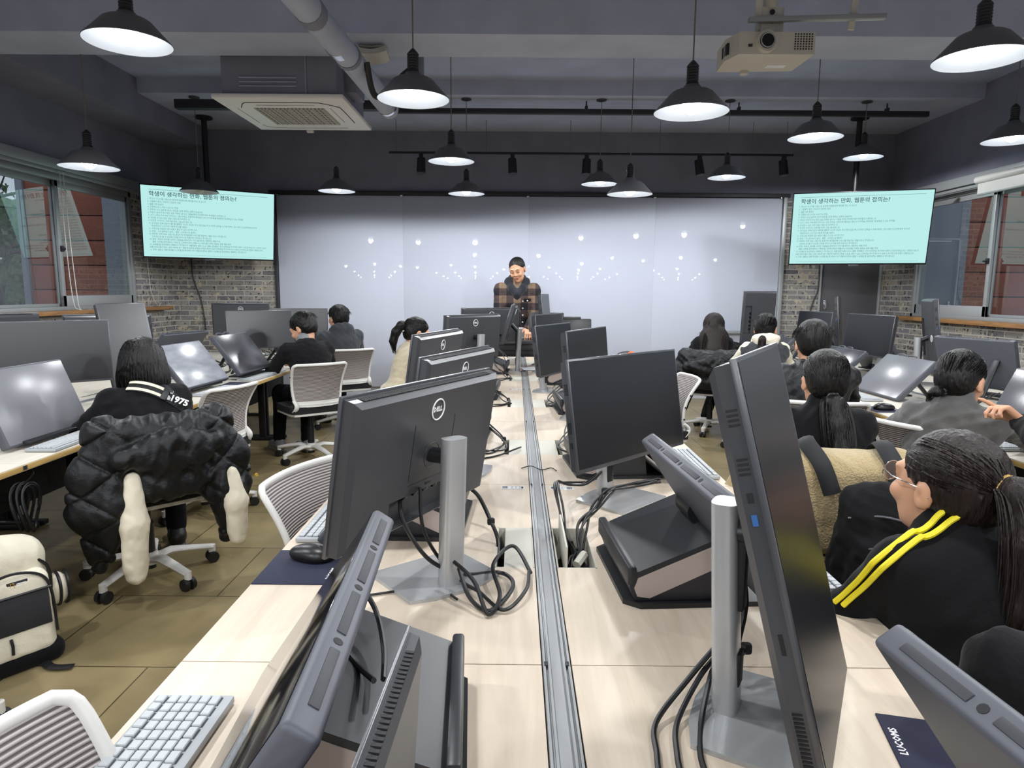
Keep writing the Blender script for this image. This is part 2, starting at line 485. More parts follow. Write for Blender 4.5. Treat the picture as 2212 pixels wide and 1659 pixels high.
_txt = {}
def text_mesh(body, size, mt, ext=0.0006, align='CENTER', bold=0.0, sx=1.0, lead=None):
    c = bpy.data.curves.new('lettering', 'FONT'); c.body = body; c.size = size; c.extrude = ext; c.align_x = align; c.align_y = 'CENTER'
    if lead: c.space_line = lead / size
    c.offset = bold; c.resolution_u = 3 if size > 0.03 else 1
    o = bpy.data.objects.new('lettering', c); COL.objects.link(o)
    dg = bpy.context.evaluated_depsgraph_get(); dg.update()
    me = bpy.data.meshes.new_from_object(o.evaluated_get(dg))
    bpy.data.objects.remove(o); bpy.data.curves.remove(c)
    if sx != 1.0:
        for v in me.vertices: v.co.x *= sx
    me.materials.clear(); me.materials.append(M[mt] if isinstance(mt, str) else mt)
    return me

def struct(name, b, mats, ang=35, parent=None):
    o = b.build(name, mats, parent, ang)
    if parent is None: o['kind'] = 'structure'
    return o
# ------------------------------------------------------------------ room shell
XL, XR, YB, YF, ZC = -4.56, 4.9, -3.2, 9.04, 3.62
struct('floor', MB().box(((XL + XR) / 2, (YB + YF) / 2, -0.05), (XR - XL + 0.4, YF - YB + 0.4, 0.1)), 'floor')
struct('ceiling', MB().box(((XL + XR) / 2, (YB + YF) / 2, ZC + 0.06), (XR - XL + 0.4, YF - YB + 0.4, 0.12)), 'ceil')
struct('wall_back', MB().box(((XL + XR) / 2, YB - 0.06, ZC / 2), (XR - XL + 0.4, 0.12, ZC)), 'wall_dark')

def side_wall(name, x, s, y_far, sill_z, head_z):
    xo = x + s * 0.08
    b = MB()
    b.m(0).box((xo, (YB + YF) / 2, sill_z / 2), (0.16, YF - YB, sill_z))
    b.m(0).box((xo, (y_far + YF) / 2, (sill_z + head_z) / 2), (0.16, YF - y_far, head_z - sill_z))
    b.m(1).box((xo, (YB + YF) / 2, (head_z + ZC) / 2), (0.16, YF - YB, ZC - head_z))
    b.m(1).box((xo, (YB + 2.6) / 2, (sill_z + head_z) / 2), (0.16, 2.6 - YB, head_z - sill_z))
    struct(name, b, ['brick_y', 'wall_dark'])

side_wall('wall_left', XL, -1, 8.15, 1.17, 2.55)
side_wall('wall_right', XR, 1, 8.42, 1.12, 2.57)

def window(name, x, s, y_far, sill_z, head_z, y_mid, spl):
    """two sliding sashes in an aluminium frame; s points out of the room"""
    y0 = 2.6
    b = MB()
    fx = x + s * 0.07
    for y in (y0 + 0.025, y_far - 0.025): b.box((fx, y, (sill_z + head_z) / 2), (0.12, 0.05, head_z - sill_z), 0.004)
    b.box((fx, (y0 + y_far) / 2, sill_z + 0.02), (0.12, y_far - y0, 0.04), 0.004)
    b.box((fx, (y0 + y_far) / 2, head_z - 0.03), (0.12, y_far - y0, 0.06), 0.004)
    w = struct(name, b, 'alu')
    def sash(ya, yb, dx, rail):
        q = MB(); xx = x + s * dx
        for y in (ya + 0.025, yb - 0.025): q.box((xx, y, (sill_z + head_z) / 2), (0.03, 0.05, head_z - sill_z - 0.08), 0.003)
        q.box((xx, (ya + yb) / 2, sill_z + 0.04 + rail / 2), (0.03, yb - ya, rail), 0.003)
        q.box((xx, (ya + yb) / 2, head_z - 0.09), (0.03, yb - ya, 0.06), 0.003)
        q.build('sash', 'alu', w)
        g = MB().box((xx, (ya + yb) / 2, (sill_z + head_z) / 2), (0.006, yb - ya - 0.09, head_z - sill_z - 0.1)); g.build('pane', 'glass', w)
    sash(y_mid - 0.03, y_far - 0.03, 0.045, 0.11)
    sash(y0 + 0.03, y_mid + 0.03, 0.09, 0.03)
    MB().box((x + s * 0.02, y_mid, sill_z + 0.62), (0.03, 0.035, 0.06), 0.008).box((x + s * 0.0, y_mid + 0.01, sill_z + 0.62), (0.02, 0.05, 0.02), 0.006).build('window_latch', 'dark_metal', w)
    return w
window('window_1', XL, -1, 8.15, 1.2, 2.55, 6.88, 0)
window('window_2', XR, 1, 8.42, 1.16, 2.57, 7.14, 0)
struct('trim_sill_left', MB().box((XL + 0.055, 5.85, 1.185), (0.19, 5.7, 0.042), 0.004), 'sill')
struct('trim_sill_right', MB().box((XR - 0.055, 5.7, 1.14), (0.19, 5.6, 0.045), 0.004), 'sill')
# curtain boxes above the windows
struct('trim_head_left', MB().box((XL + 0.05, 5.6, 2.62), (0.1, 5.6, 0.1), 0.004).box((XL + 0.09, 5.6, 2.55), (0.03, 5.6, 0.035), 0.003), 'alu')
struct('trim_head_right', MB().box((XR - 0.05, 5.7, 2.64), (0.1, 5.6, 0.1), 0.004).box((XR - 0.08, 5.7, 2.56), (0.03, 5.6, 0.03), 0.003), 'alu')

# front wall: brick either side of a white field, dark paint above, grey flush door on the right
b = MB()
b.m(0).box((-3.88, YF + 0.08, 1.325), (1.36, 0.16, 2.65))
b.m(0).box((3.79, YF + 0.08, 1.325), (0.51, 0.16, 2.65))
b.m(0).box((4.88, YF + 0.08, 1.325), (0.1, 0.16, 2.65))
b.m(1).box((0.167, YF + 0.09, 3.15), (9.5, 0.18, 1.0))
b.m(2).box((0.167, YF + 0.1, 1.325), (6.74, 0.16, 2.65))
struct('wall_front', b, ['brick_x', 'wall_dark', 'wall_white'])
M['door_grey'] = mat('door_grey_paint', '#565558', 0.6)
d = struct('door_1', MB().box((4.44, YF + 0.04, 1.06), (0.78, 0.06, 2.12), 0.004), 'door_grey')
b = MB()
for x in (4.045, 4.835): b.box((x, YF + 0.03, 1.08), (0.025, 0.1, 2.16), 0.003)
b.box((4.44, YF + 0.03, 2.15), (0.815, 0.1, 0.03), 0.003).build('door_frame', 'alu', d)
MB().box((4.12, YF - 0.002, 1.28), (0.03, 0.03, 0.13), 0.006).tube([(4.12, YF - 0.015, 1.31), (4.12, YF - 0.05, 1.31), (4.12, YF - 0.05, 1.24), (4.12, YF - 0.015, 1.24)], 0.007, 8).build('door_handle', 'chrome', d)
b = MB()
b.box((4.44, YF + 0.08, 2.4), (0.82, 0.12, 0.46))
struct('trim_door_head', b, 'door_grey')
struct('trim_board_left', MB().box((-3.17, YF - 0.01, 1.33), (0.045, 0.06, 2.66), 0.004), 'trim_dark')
struct('trim_board_right', MB().box((3.505, YF - 0.02, 1.33), (0.05, 0.08, 2.66), 0.004), 'alu')
struct('trim_board_top', MB().box((0.167, YF - 0.02, 2.685), (6.8, 0.06, 0.05), 0.004), 'trim_dark')
# beams
struct('beam_near', MB().box(((XL + XR) / 2, 4.86, 3.355), (XR - XL, 0.44, 0.53)), 'beam')
struct('beam_far', MB().box(((XL + XR) / 2, 8.22, 3.545), (XR - XL, 1.64, 0.15)), 'beam')
struct('beam_side', MB().box((XL + 0.28, 3.0, 3.42), (0.56, 12.0, 0.4)), 'wall_dark')

# whiteboard
wb = thing('whiteboard', 'wide glossy whiteboard covering the front wall behind the standing man', 'whiteboard', (0.167, YF, 0.9))
for k in range(4):
    w_ = 6.62 / 4
    MB().box((-3.31 + w_ * (k + 0.5), -0.012, 0.49), (w_ - 0.0008, 0.018, 2.52), 0.0004).build('board_panel', 'whiteboard', wb)
for k in range(5): MB().box((-3.31 + 6.62 * k / 4 * 0.999 + (0.01 if k == 0 else -0.01), -0.026, 1.757), (0.035, 0.02, 0.03), 0.003).build('board_clip', 'chrome', wb)
t_ = MB().box((2.6, -0.06, 0.0), (0.6, 0.08, 0.015), 0.003).box((2.6, -0.098, 0.012), (0.6, 0.012, 0.04), 0.003)
t_.build('marker_tray', 'alu', wb)

# ------------------------------------------------------------------ outside the windows
def facade(x0, x1, y, label, nm='facade_panel'):
    f = thing('building', label, 'building', ((x0 + x1) / 2, y, 0))
    z = 0.0; k = 0
    b = MB()
    while z < 6.0:
        b.box((0, 0.1, z + 0.2225), (x1 - x0, 0.2, 0.445), 0.004)
        z += 0.465
    b.build('cladding', 'red_panel', f)
    MB().box((0, 0.16, 3.0), (x1 - x0, 0.2, 6.0)).build('backing', 'black_m', f)
    return f
f = facade(-9.3, -7.66, 13.0, 'red panelled building seen through the left window')
MB().box((1.25, -0.05, 3.0), (0.86, 0.5, 6.0), 0.01).build('corner_pier', 'blue_panel', f)
MB().box((-0.88, 0.1, 3.0), (0.13, 0.3, 6.0), 0.005).build('edge_strip', 'blue_panel', f)
f = facade(8.36, 11.0, 13.0, 'dark red panelled building seen through the right window')
MB().box((-1.72, -0.05, 3.0), (0.8, 0.5, 6.0), 0.01).build('corner_pier', 'blue_panel', f)
struct('ground_outside', MB().box((0, 16, -0.3), (60, 40, 0.3)), 'leaf')

def tree(x, y, h, label, seed):
    rnd = random.Random(seed)
    t = thing('tree', label, 'tree', (x, y, -0.15))
    b = MB().tube(spline([(0, 0, 0), (0.15, 0, h * 0.3), (-0.25, 0.1, h * 0.6), (-0.5, 0, h)], 6), [0.2 - 0.16 * k / 18 for k in range(19)], 8)
    for k in range(14):
        z = h * rnd.uniform(0.3, 0.95); a = rnd.uniform(0, 2 * PI); L = rnd.uniform(0.5, 1.6)
        b.tube(spline([(-0.2 * z / h, 0, z), (L * 0.5 * math.cos(a), L * 0.5 * math.sin(a), z + 0.2), (L * math.cos(a), L * math.sin(a), z + rnd.uniform(0.1, 0.9))], 4), [0.05 - 0.005 * i for i in range(9)], 5)
    b.build('trunk', 'bark', t)
    b = MB()
    for k in range(520):
        a = rnd.uniform(0, 2 * PI); r = 1.5 * math.sqrt(rnd.random()); z = rnd.uniform(0.2, h)
        s = rnd.uniform(0.05, 0.12)
        X = T(r * math.cos(a), r * math.sin(a), z) @ Euler((rnd.uniform(0, 6), rnd.uniform(0, 6), rnd.uniform(0, 6))).to_matrix().to_4x4()
        b.add([(-s, 0, 0), (0, -s * 0.5, 0.01), (s, 0, 0), (0, s * 0.5, 0.01)], [(0, 1, 2, 3)], X)
    b.build('foliage', 'leaf', t)
hb = thing('hedge', 'dark green bank of bushes behind the trees outside the left window', 'bushes', (-14.5, 19.5, -0.2))
_rg = random.Random(2); b = MB()
for k in range(60):
    a, e, s = _rg.uniform(-5, 5), _rg.uniform(0.0, 3.4), _rg.uniform(0.5, 0.9)
    b.lathe([(0, -s), (s * 0.6, -s * 0.75), (s, -0.1), (s * 0.85, s * 0.5), (s * 0.4, s * 0.85), (0, s)], 9, T(a, _rg.uniform(-0.6, 0.6), e))
b.build('bush_mass', 'leaf', hb)
tree(-11.4, 14.6, 4.6, 'leafy tree left of the red building outside the left window', 3)
tree(-13.4, 16.5, 4.2, 'tree further left behind the nearer tree outside the left window', 5)

# ------------------------------------------------------------------ televisions
SLIDE = [
 (1, '1. 하나의 이야기를 그림으로 표현해 사람들에게 재미를 주는 것 입니다'), (2, '2. 그림체가 좋고, 스토리가 탄탄한 만화'), (3, '3. 웹툰이면 충분다'),
 (4, '4. 간접적으로 느끼는 누군가의 경험'), (5, '5. 진부한 나의 일상에 약간의 환상을 갖게 해주는 일종의 도움이다'),
 (6, '6. 자신이 상상하거나 겪은 일을 주제로 글이나 그림을 통해 인터넷상에서 독자들과 소통하는 것'),
 (7, '7. 누가 그리는가에 따라 형식이나 그림 스타일, 스토리에 제한없이 본인의 상상력을 최대치로 표현해낼 수 있는 창작물'),
 (8, '8. 상상할 수 있는 모든 것을 그림으로 보여주는 것'), (9, '9. 다양한 아이디어, 스토리를 만화 그림으로 담는 것!'),
 (10, '10. 친구같은 존재 단순히 재미를 줄뿐만 아니라 공감도 주고 친근감을 주고 다양한 감정을 느끼게 해주는 것이 마치 인간관계에서 친구와'),
 (11, '     비슷하다고 느낀기에 이렇게 정의를 내렸다'), (12, '11. 시공간을 초월해 모든 사람이 즐길 수 있는 시각적 언어'),
 (13, '12. 만화 : 거의 움직임이 없다. / 웹툰 : 인터넷으로 접한다'), (14, '13. 캐릭터, 상황 등을 그림으로 표현하여 독자들에게 이야기를 전달하는 예술이라고 생각합니다'),
 (15, '     인터넷으로 볼 수 있도록 디지털 방식으로 만들어진 만화라고 생각합니다'), (16, '14. 만화 : 독자의 흥미를 고려한 그림들을 배치하여 이야기를 전하는 대중적인 예술 장르'),
 (17, '     웹툰: 디지털 환경에서의 가독성을 고려해 만화의 연출이나 스토리를 각색한 새로운 대중 예술 장르'),
 (18, '15. 시대를 잘 표현해주는 매체라고 생각합니다. 예를 들면 요즘 나오는 웹툰, 만화들은 거의 도파민을 추구하며 내용이 간단한 편입니다. 이러한 이유가'),
 (19, '요즘 현대인들이 많은 일로 지치며 살기 때문에 대중에 감정을 소모할 여유가 없고 도파민을 추구하게 되어 내용이 자극적으로 변했기 때문입니다'),
 (20, '16. 만화, 웹툰은 현재 독자들이 니즈를 잘 파악해야 하기 때문에 만화와 웹툰이 시대를 잘 표현해주는 매체라고 생각합니다')]
M['tv_screen'] = mat('tv_screen_lit', '#05080a', 0.3, emit='#bdf1ee', es=TV_POWER)
M['slide_ink'] = mat('slide_text', '#0a0f12', 0.5, emit='#5b8f98', es=0.6)
M['slide_title'] = mat('slide_title', '#0a0f12', 0.5, emit='#2f5f74', es=0.5)
_tx = [(text_mesh('학생이 생각하는 만화, 웹툰의 정의는?', 0.06, 'slide_title', 0.0004, 'LEFT', 0.0006), -0.64, 0.315)]
_tx.append((text_mesh('\n'.join(s_ for k, s_ in SLIDE), 0.0245, 'slide_ink', 0.0003, 'LEFT', lead=0.0305), -0.655, -0.03))
_w = max(v.co.x for v in _tx[1][0].vertices)
for v in _tx[1][0].vertices: v.co.x *= min(1.0, 1.29 / _w)

def television(label, pos, yaw, tilt, pole):
    t = thing('television', label, 'television', mw=T(*pos) @ RZ(yaw) @ RY(-tilt))
    MB().box((-0.022, 0, 0), (0.04, 1.46, 0.835), 0.006).build('bezel', 'black', t)
    MB().box((0.0, 0, 0.004), (0.002, 1.435, 0.805)).build('screen', 'tv_screen', t)
    MB().box((-0.005, -0.02, -0.425), (0.02, 0.11, 0.022), 0.003).build('badge', 'dell_e', t)
    fr = Matrix(((0, 0, 1, 0), (1, 0, 0, 0), (0, 1, 0, 0), (0, 0, 0, 1)))
    for i, (me, u, v) in enumerate(_tx):
        put('slide_title' if i == 0 else 'slide_text', me, t, T(0.0016, u, v) @ fr)
    MB().box((0.0018, 0, 0.365), (0.0006, 1.28, 0.003)).box((0.0018, 0, -0.375), (0.0006, 1.28, 0.0015)).build('slide_rule', 'slide_ink', t)
    MB().box((-0.07, 0, 0.05), (0.06, 0.5, 0.36), 0.01).build('bracket', 'trim_dark', t)
    inv = t.matrix_world.inverted()
    px, py = pole
    a = inv @ Vector((px, py, pos[2] + 0.1)); c = inv @ Vector((px, py, ZC - 0.155 if py > 7.8 else ZC))
    MB().cyl(a, c, 0.032, n=14).cyl(c - (c - a).normalized() * 0.02, c, 0.1, n=20).cyl(a, inv @ Vector((pos[0], pos[1], pos[2] + 0.1)), 0.025, n=10).build('ceiling_pole', 'black', t)
    return t
television('wall television hung beside the left window showing the slide of text', (-3.634, 8.159, 2.184), R_(-59.5), R_(-15), (-3.75, 8.38))
television('wall television hung beside the right window showing the slide of text', (3.956, 7.94, 2.177), R_(-108), R_(-9.6), (4.0, 8.2))
# ------------------------------------------------------------------ pendant lamps
def _lamp_meshes():
    d = {}
    d['canopy'] = MB().lathe([(0.0, 0), (0.055, 0), (0.055, -0.012), (0.012, -0.024), (0.0, -0.024)], 20).mesh('canopy', 'dell_e')
    ribs = [(0.008, 0.265), (0.022, 0.25), (0.03, 0.24)]
    for k in range(6): ribs += [(0.033, 0.235 - k * 0.014), (0.030, 0.228 - k * 0.014)]
    ribs += [(0.034, 0.148), (0.034, 0.13), (0.0, 0.13)]
    d['socket'] = MB().lathe(ribs, 20).mesh('socket', 'dark_metal')
    out = [(0.03, 0.142), (0.042, 0.138), (0.05, 0.122), (0.095, 0.108), (0.112, 0.098), (0.16, 0.045), (0.196, 0.007), (0.2, 0.0)]
    inn = [(0.197, 0.0), (0.192, 0.007), (0.156, 0.043), (0.108, 0.094), (0.092, 0.103), (0.05, 0.117), (0.0, 0.12)]
    b = MB(); b.m(0).lathe(out, 48); b.m(1).lathe(inn, 48)
    b.m(0).lathe([(0.2, 0.0), (0.1985, -0.002), (0.197, 0.0)], 48)
    d['shade'] = b.mesh('shade', ['shade_out', 'shade_in'], 50)
    pr = [(0.0, -0.012)] + [(0.052 * math.sin(a), 0.04 - 0.052 * math.cos(a)) for a in [PI * k / 12 for k in range(1, 10)]] + [(0.022, 0.1), (0.02, 0.135)]
    d['bulb'] = MB().lathe(pr, 20).mesh('bulb', 'bulb_on')
    d['bulb_off'] = MB().lathe(pr, 20).mesh('bulb', 'bulb_off')
    return d
LM = _lamp_meshes()
_cord = MB().cyl((0, 0, 0), (0, 0, 1), 0.0042, n=8).mesh('cord', 'cord')

LAMP = bpy.data.lights.new('bulb_light', 'SPOT'); LAMP.energy = LAMP_WATT; LAMP.spot_size = R_(179); LAMP.spot_blend = 0.2; LAMP.shadow_soft_size = 0.05; LAMP.color = (0.95, 0.975, 1.0)
def pendant(label, x, y, z, zc, lit=True, grp='pendant lamps over the desks'):
    t = thing('pendant_lamp', label, 'lamp', (x, y, zc), 0, grp)
    put('canopy', LM['canopy'], t)
    dz = z - zc
    put('cord', _cord, t, T(0, 0, dz + 0.26) @ Matrix.Diagonal((1, 1, -dz - 0.27, 1)))
    for k in ('socket', 'shade'): put(k, LM[k], t, T(0, 0, dz))
    put('bulb', LM['bulb' if lit else 'bulb_off'], t, T(0, 0, dz))
    if lit:
        o = bpy.data.objects.new('bulb_light', LAMP); COL.objects.link(o); o.parent = t; o.matrix_local = T(0, 0, dz - 0.02)
    return t
ZB = 3.47
for a in [
 ('lit pendant lamp at the top left, left end of the row nearest the camera', -1.89, 3.446, 2.614, ZC),
 ('lit pendant lamp just right of the grey pipe, under the front beam', -0.574, 3.897, 2.482, ZC),
 ('lit pendant lamp left of the projector, large and hanging low', 0.94, 3.798, 2.398, ZC),
 ('lit pendant lamp right of the projector, in the top right corner', 2.149, 3.308, 2.52, ZC),
 ('lit pendant lamp in front of the left window, hanging far left', -3.128, 5.071, 2.306, ZC),
 ('lit pendant lamp with long cord right of the air conditioner, higher of the close pair', -0.564, 6.007, 2.537, ZC),
 ('lit lamp hanging lowest, its rim across the whiteboard top', 0.999, 6.098, 2.285, ZC),
 ('lit pendant lamp above the right television, left of the small far one', 2.282, 5.356, 2.611, ZC),
 ('lit pendant lamp cut by the right edge, above the right window', 3.72, 5.267, 2.582, ZC),
 ('lit pendant lamp in the far row directly under the air conditioner', -2.044, 7.86, 2.54, ZB),
 ('lit pendant lamp in the far row behind the close pair, the lower one', -0.596, 8.25, 2.575, ZB),
 ('lit pendant lamp in the far row left of the lowest lamp', 0.957, 7.982, 2.657, ZB),
 ('lit pendant lamp in the far row left of the right television', 2.376, 7.86, 2.72, ZB),
 ('lit pendant lamp in the far row directly over the right television', 3.9, 7.86, 2.95, ZB)]:
    if a[2] > 7.8:
        q = 7.55 / a[2]; a = (a[0], a[1] * q, 7.55, 1.44 + (a[3] - 1.44) * q, ZB)
    pendant(*a)
pendant('unlit dark pendant lamp hanging in front of the left television', -3.47, 7.55, 2.477, ZB, False)
_k = 0
for y in (1.55, -0.6, -2.3):
    for x in (-3.3, -1.95, -0.55, 0.95, 2.3, 3.7):
        pendant('pendant lamp behind the viewpoint, seen only as a glint in the whiteboard', x, y, 2.5, ZC, True, 'pendant lamps mirrored in the whiteboard')

# ------------------------------------------------------------------ cassette air conditioner
ac = thing('air_conditioner', 'white square ceiling air conditioner with dark housing left of the grey pipe', 'air conditioner', (-1.752, 5.62, 2.83))
MB().box((0, 0, 0), (0.97, 0.99, 0.035), 0.012).build('panel', 'white_ac', ac)
M['grille'] = mat_stripes('intake_grille', '#6f6e6b', '#b8b5ac', 34, 'x')
MB().box((0.0, 0.02, -0.019), (0.54, 0.5, 0.008), 0.003).build('grille', 'grille', ac)
b = MB()
for k in range(13): b.box((-0.26 + k * 0.0433, 0.02, -0.025), (0.006, 0.49, 0.006))
for k in range(8): b.box((0, -0.2 + k * 0.0628, -0.0235), (0.53, 0.004, 0.004))
b.build('grille_bar', 'white_d', ac)
b = MB()
rr = [(-0.36, -0.24), (-0.3, -0.36), (-0.22, -0.385), (0.22, -0.385), (0.3, -0.36), (0.38, -0.28), (0.4, -0.22), (0.4, 0.22)]
b.tube(spline([(x, y, -0.0185) for x, y in rr], 5), 0.0035, 6)
b.tube(spline([(-0.22, -0.31, -0.0185), (0.22, -0.31, -0.0185)], 3), 0.0012, 5).tube(spline([(0.32, -0.24, -0.0185), (0.32, 0.2, -0.0185)], 3), 0.0015, 5)
b.tube(spline([(-0.4, 0.3, -0.0185), (-0.3, 0.4, -0.0185), (0.3, 0.4, -0.0185)], 4), 0.0012, 5).tube([(-0.4, -0.22, -0.0185), (-0.4, 0.24, -0.0185)], 0.0012, 5)
b.build('air_slot', 'ink', ac)
MB().box((0, 0, 0.4), (0.86, 0.88, 0.77), 0.02).build('housing', 'wall_dark', ac)
b = MB()
for k in range(3): b.box((-0.08, -0.445, 0.08 + 0.03 * k), (0.42, 0.012, 0.008))
b.box((0.2, -0.443, 0.38), (0.006, 0.012, 0.7))
b.build('housing_rib', 'ceil', ac)
MB().box((-0.06, 0.51, -0.02), (0.06, 0.035, 0.03), 0.008).build('sensor', 'white_p', ac)
MB().box((0.47, -0.08, 0.4), (0.1, 0.3, 0.6), 0.01).cyl((0.4, -0.3, 0.55), (0.62, -0.3, 0.55), 0.05).build('side_duct', 'wall_dark', ac)

# ------------------------------------------------------------------ ceiling pipe
pp = thing('pipe', 'grey insulated pipe crossing under the ceiling beam right of the air conditioner', 'pipe', (-1.03, 4.3, 2.84))
MB().tube(spline([(-0.08, -2.3, 0.0), (-0.03, -0.7, 0), (0.0, 0.0, 0.0), (0.02, 1.25, 0.01)], 6), 0.074, 20).build('pipe_body', 'beam', pp)
MB().tube([(-0.012, -0.22, 0), (-0.01, -0.14, 0)], 0.0765, 20).build('foil_tape', 'chrome', pp)
MB().tube([(0.018, 1.12, 0.01), (0.018, 1.16, 0.01)], 0.078, 20).build('foil_tape', 'chrome', pp)
MB().tube([(-0.03, -0.7, 0), (-0.028, -0.6, 0)], 0.0772, 20).build('tape_wrap', 'wall_dark', pp)
MB().tube([(0.0, -0.02, 0), (0.0, 0.03, 0)], 0.079, 20).build('tape_wrap', 'wall_dark', pp)
MB().tube(spline([(0.09, 0.12, -0.0), (0.1, 0.2, -0.13), (0.13, 0.25, -0.17), (0.2, 0.3, -0.12), (0.27, 0.38, 0.0), (0.33, 0.42, 0.06)], 6), 0.02, 10).build('hose', 'black', pp)
MB().tube([(0.28, 1.12, 0.62), (0.28, 1.12, 0.02)], 0.035, 12).build('vertical_pipe', 'wall_dark', pp)
ct = thing('conduit', 'long dark conduit running across the room below the far beam', 'conduit', (0.2, 7.62, 3.36))
MB().box((1.3, 0, 0), (5.9, 0.05, 0.055), 0.004).build('rail', 'trim_dark', ct)
for x in (-1.1, 0.55, 2.2, 3.8): MB().cyl((x, 0, 0.0), (x, 0, 0.26), 0.008, n=8).box((x, 0, 0.03), (0.03, 0.06, 0.06), 0.004).build('hanger', 'trim_dark', ct)
ct = thing('conduit', 'dark conduit joining the pipe to the left of the ceiling', 'conduit', (-1.3, 7.2, 3.3))
MB().box((-1.1, 0, 0.0), (2.2, 0.09, 0.09), 0.005).cyl((-0.2, 0, 0.02), (-0.2, 0, 0.32), 0.02).build('rail', 'trim_dark', ct)

# ------------------------------------------------------------------ access point
ap = thing('wireless_router', 'white curved wireless access point on the beam beside the grey pipe', 'router', (-1.0, 4.88, 3.09))
MB().box((-0.0, 0, -0.008), (0.17, 0.05, 0.012), 0.004, X=RZ(0.3)).box((0, 0, -0.008), (0.17, 0.05, 0.012), 0.004, X=RZ(-0.3)).build('bracket', 'white_d', ap)
MB().sheet(lambda u, v: (0.11 * (u - 0.5) * 2, 0.075 * (v - 0.5) * 2 - 0.02 * (2 * u - 1) ** 2, -0.05 - 0.016 * (1 - (2 * u - 1) ** 2) - 0.02 * (v - 0.5)), 14, 6, 0.035).build('body', 'white_d', ap)
put('brand_print', text_mesh('....', 0.03, 'gold', 0.001), ap, T(0, -0.03, -0.088) @ RX(PI))

# ------------------------------------------------------------------ projector
pj = thing('projector', 'cream ceiling projector with round lens hung from a bracket', 'projector', (1.16, 3.30, 2.545))
bd = MB().prism([(-0.165, -0.10), (0.175, -0.10), (0.165, 0.135), (-0.19, 0.155), (-0.2, 0.0)], -0.045, 0.05)
bd.build('body', 'white_d', pj)
MB().cyl((-0.045, -0.095, 0.008), (-0.045, -0.118, 0.008), 0.052, 0.045, 28).build('lens_ring', 'white_d', pj)
MB().cyl((-0.045, -0.117, 0.008), (-0.045, -0.122, 0.008), 0.034, 0.034, 28).build('lens', 'black_g', pj)
MB().tube([(-0.045 + 0.03 * math.cos(a), -0.124, 0.008 + 0.03 * math.sin(a)) for a in [2 * PI * k / 24 for k in range(24)]], 0.003, 6, True).build('lens_rim', 'alu', pj)
b = MB()
for i in range(7):
    for j in range(7): b.cyl((0.085 + i * 0.0125, -0.1005, -0.022 + j * 0.0105), (0.085 + i * 0.0125, -0.102, -0.022 + j * 0.0105), 0.0036, n=8)
b.build('front_vent', 'ink', pj)
MB().box((-0.115, -0.101, -0.008), (0.018, 0.004, 0.012)).build('ir_window', 'ink', pj)
b = MB()
for k in range(6): b.box((-0.185 - 0.0, -0.03 + k * 0.014, 0.0), (0.03, 0.005, 0.05))
b.build('side_vent', 'ink', pj)
MB().box((0.06, 0.06, -0.046), (0.09, 0.04, 0.003)).build('bottom_label', 'paper', pj)
MB().cyl((-0.06, 0.14, -0.045), (-0.06, 0.14, -0.06), 0.02).build('foot', 'white_d', pj)
MB().box((0.0, 0, 0.085), (0.1, 0.07, 0.05), 0.004).box((0, 0, 0.135), (0.115, 0.05, 0.1), 0.004).tube(spline([(-0.13, -0.03, 0.055), (-0.12, -0.03, 0.068), (0.0, -0.03, 0.07), (0.1, -0.03, 0.068), (0.11, -0.03, 0.055)], 3), 0.004, 6).build('mount', 'white_d', pj)
MB().cyl((0, -0.03, 0.12), (0, -0.032, 0.12), 0.012).cyl((0, -0.03, 0.16), (0, -0.032, 0.16), 0.012).build('mount_bolt', 'dark_metal', pj)
MB().cyl((0, 0, 0.18), (0, 0, ZC - 2.545), 0.032, n=18).build('drop_pole', 'white_d', pj)
MB().box((0.2, -0.05, 0.12), (0.62, 0.03, 0.022), 0.003, X=RY(-0.03)).build('crossbar', 'alu', pj)
MB().box((-0.075, -0.03, 0.3), (0.03, 0.012, 0.36), 0.002, X=RY(0.06)).build('strap', 'white_d', pj)
MB().box((0.35, -0.03, 0.3), (0.03, 0.012, 0.36), 0.002, X=RY(0.1)).build('strap', 'white_d', pj)

# ------------------------------------------------------------------ track with spotlights
tr = thing('lighting_track', 'thin black lighting track hung on wires above the whiteboard', 'track', (0.9, 8.45, 3.085))
MB().box((0, 0, 0), (4.9, 0.03, 0.025), 0.003).build('rail', 'black', tr)
for x in (-2.36, -1.27, -0.25, 0.83, 1.95, 2.36): MB().cyl((x, 0, 0), (x, 0, 0.385), 0.0035, n=6).build('wire', 'cord', tr)
def spot(x, ang, label):
    s = thing('spotlight', label, 'spotlight', (x, 8.45, 3.072), 0, 'spotlights on the track')
    MB().box((0, 0, -0.02), (0.05, 0.03, 0.04), 0.004).cyl((0, 0, -0.03), (0, 0, -0.07), 0.012, n=10).build('stem', 'black', s)
    d = Vector((math.sin(ang), -0.2, -1)).normalized()
    c = Vector((0, 0, -0.14))
    MB().cyl(c - d * 0.09, c + d * 0.09, 0.05, 0.055, 20).cyl(c + d * 0.09, c + d * 0.094, 0.046, 0.046, 20).build('head', 'black', s)
for k, (x, a) in enumerate([(-1.16, 0.0), (-0.05, 0.05), (0.85, -0.05), (2.22, 0.12), (3.24, 0.05)]):
    spot(x, a, ['leftmost black spotlight on the track', 'second black spotlight from the left on the track', 'middle black spotlight on the track', 'second black spotlight from the right on the track', 'rightmost black spotlight on the track'][k])

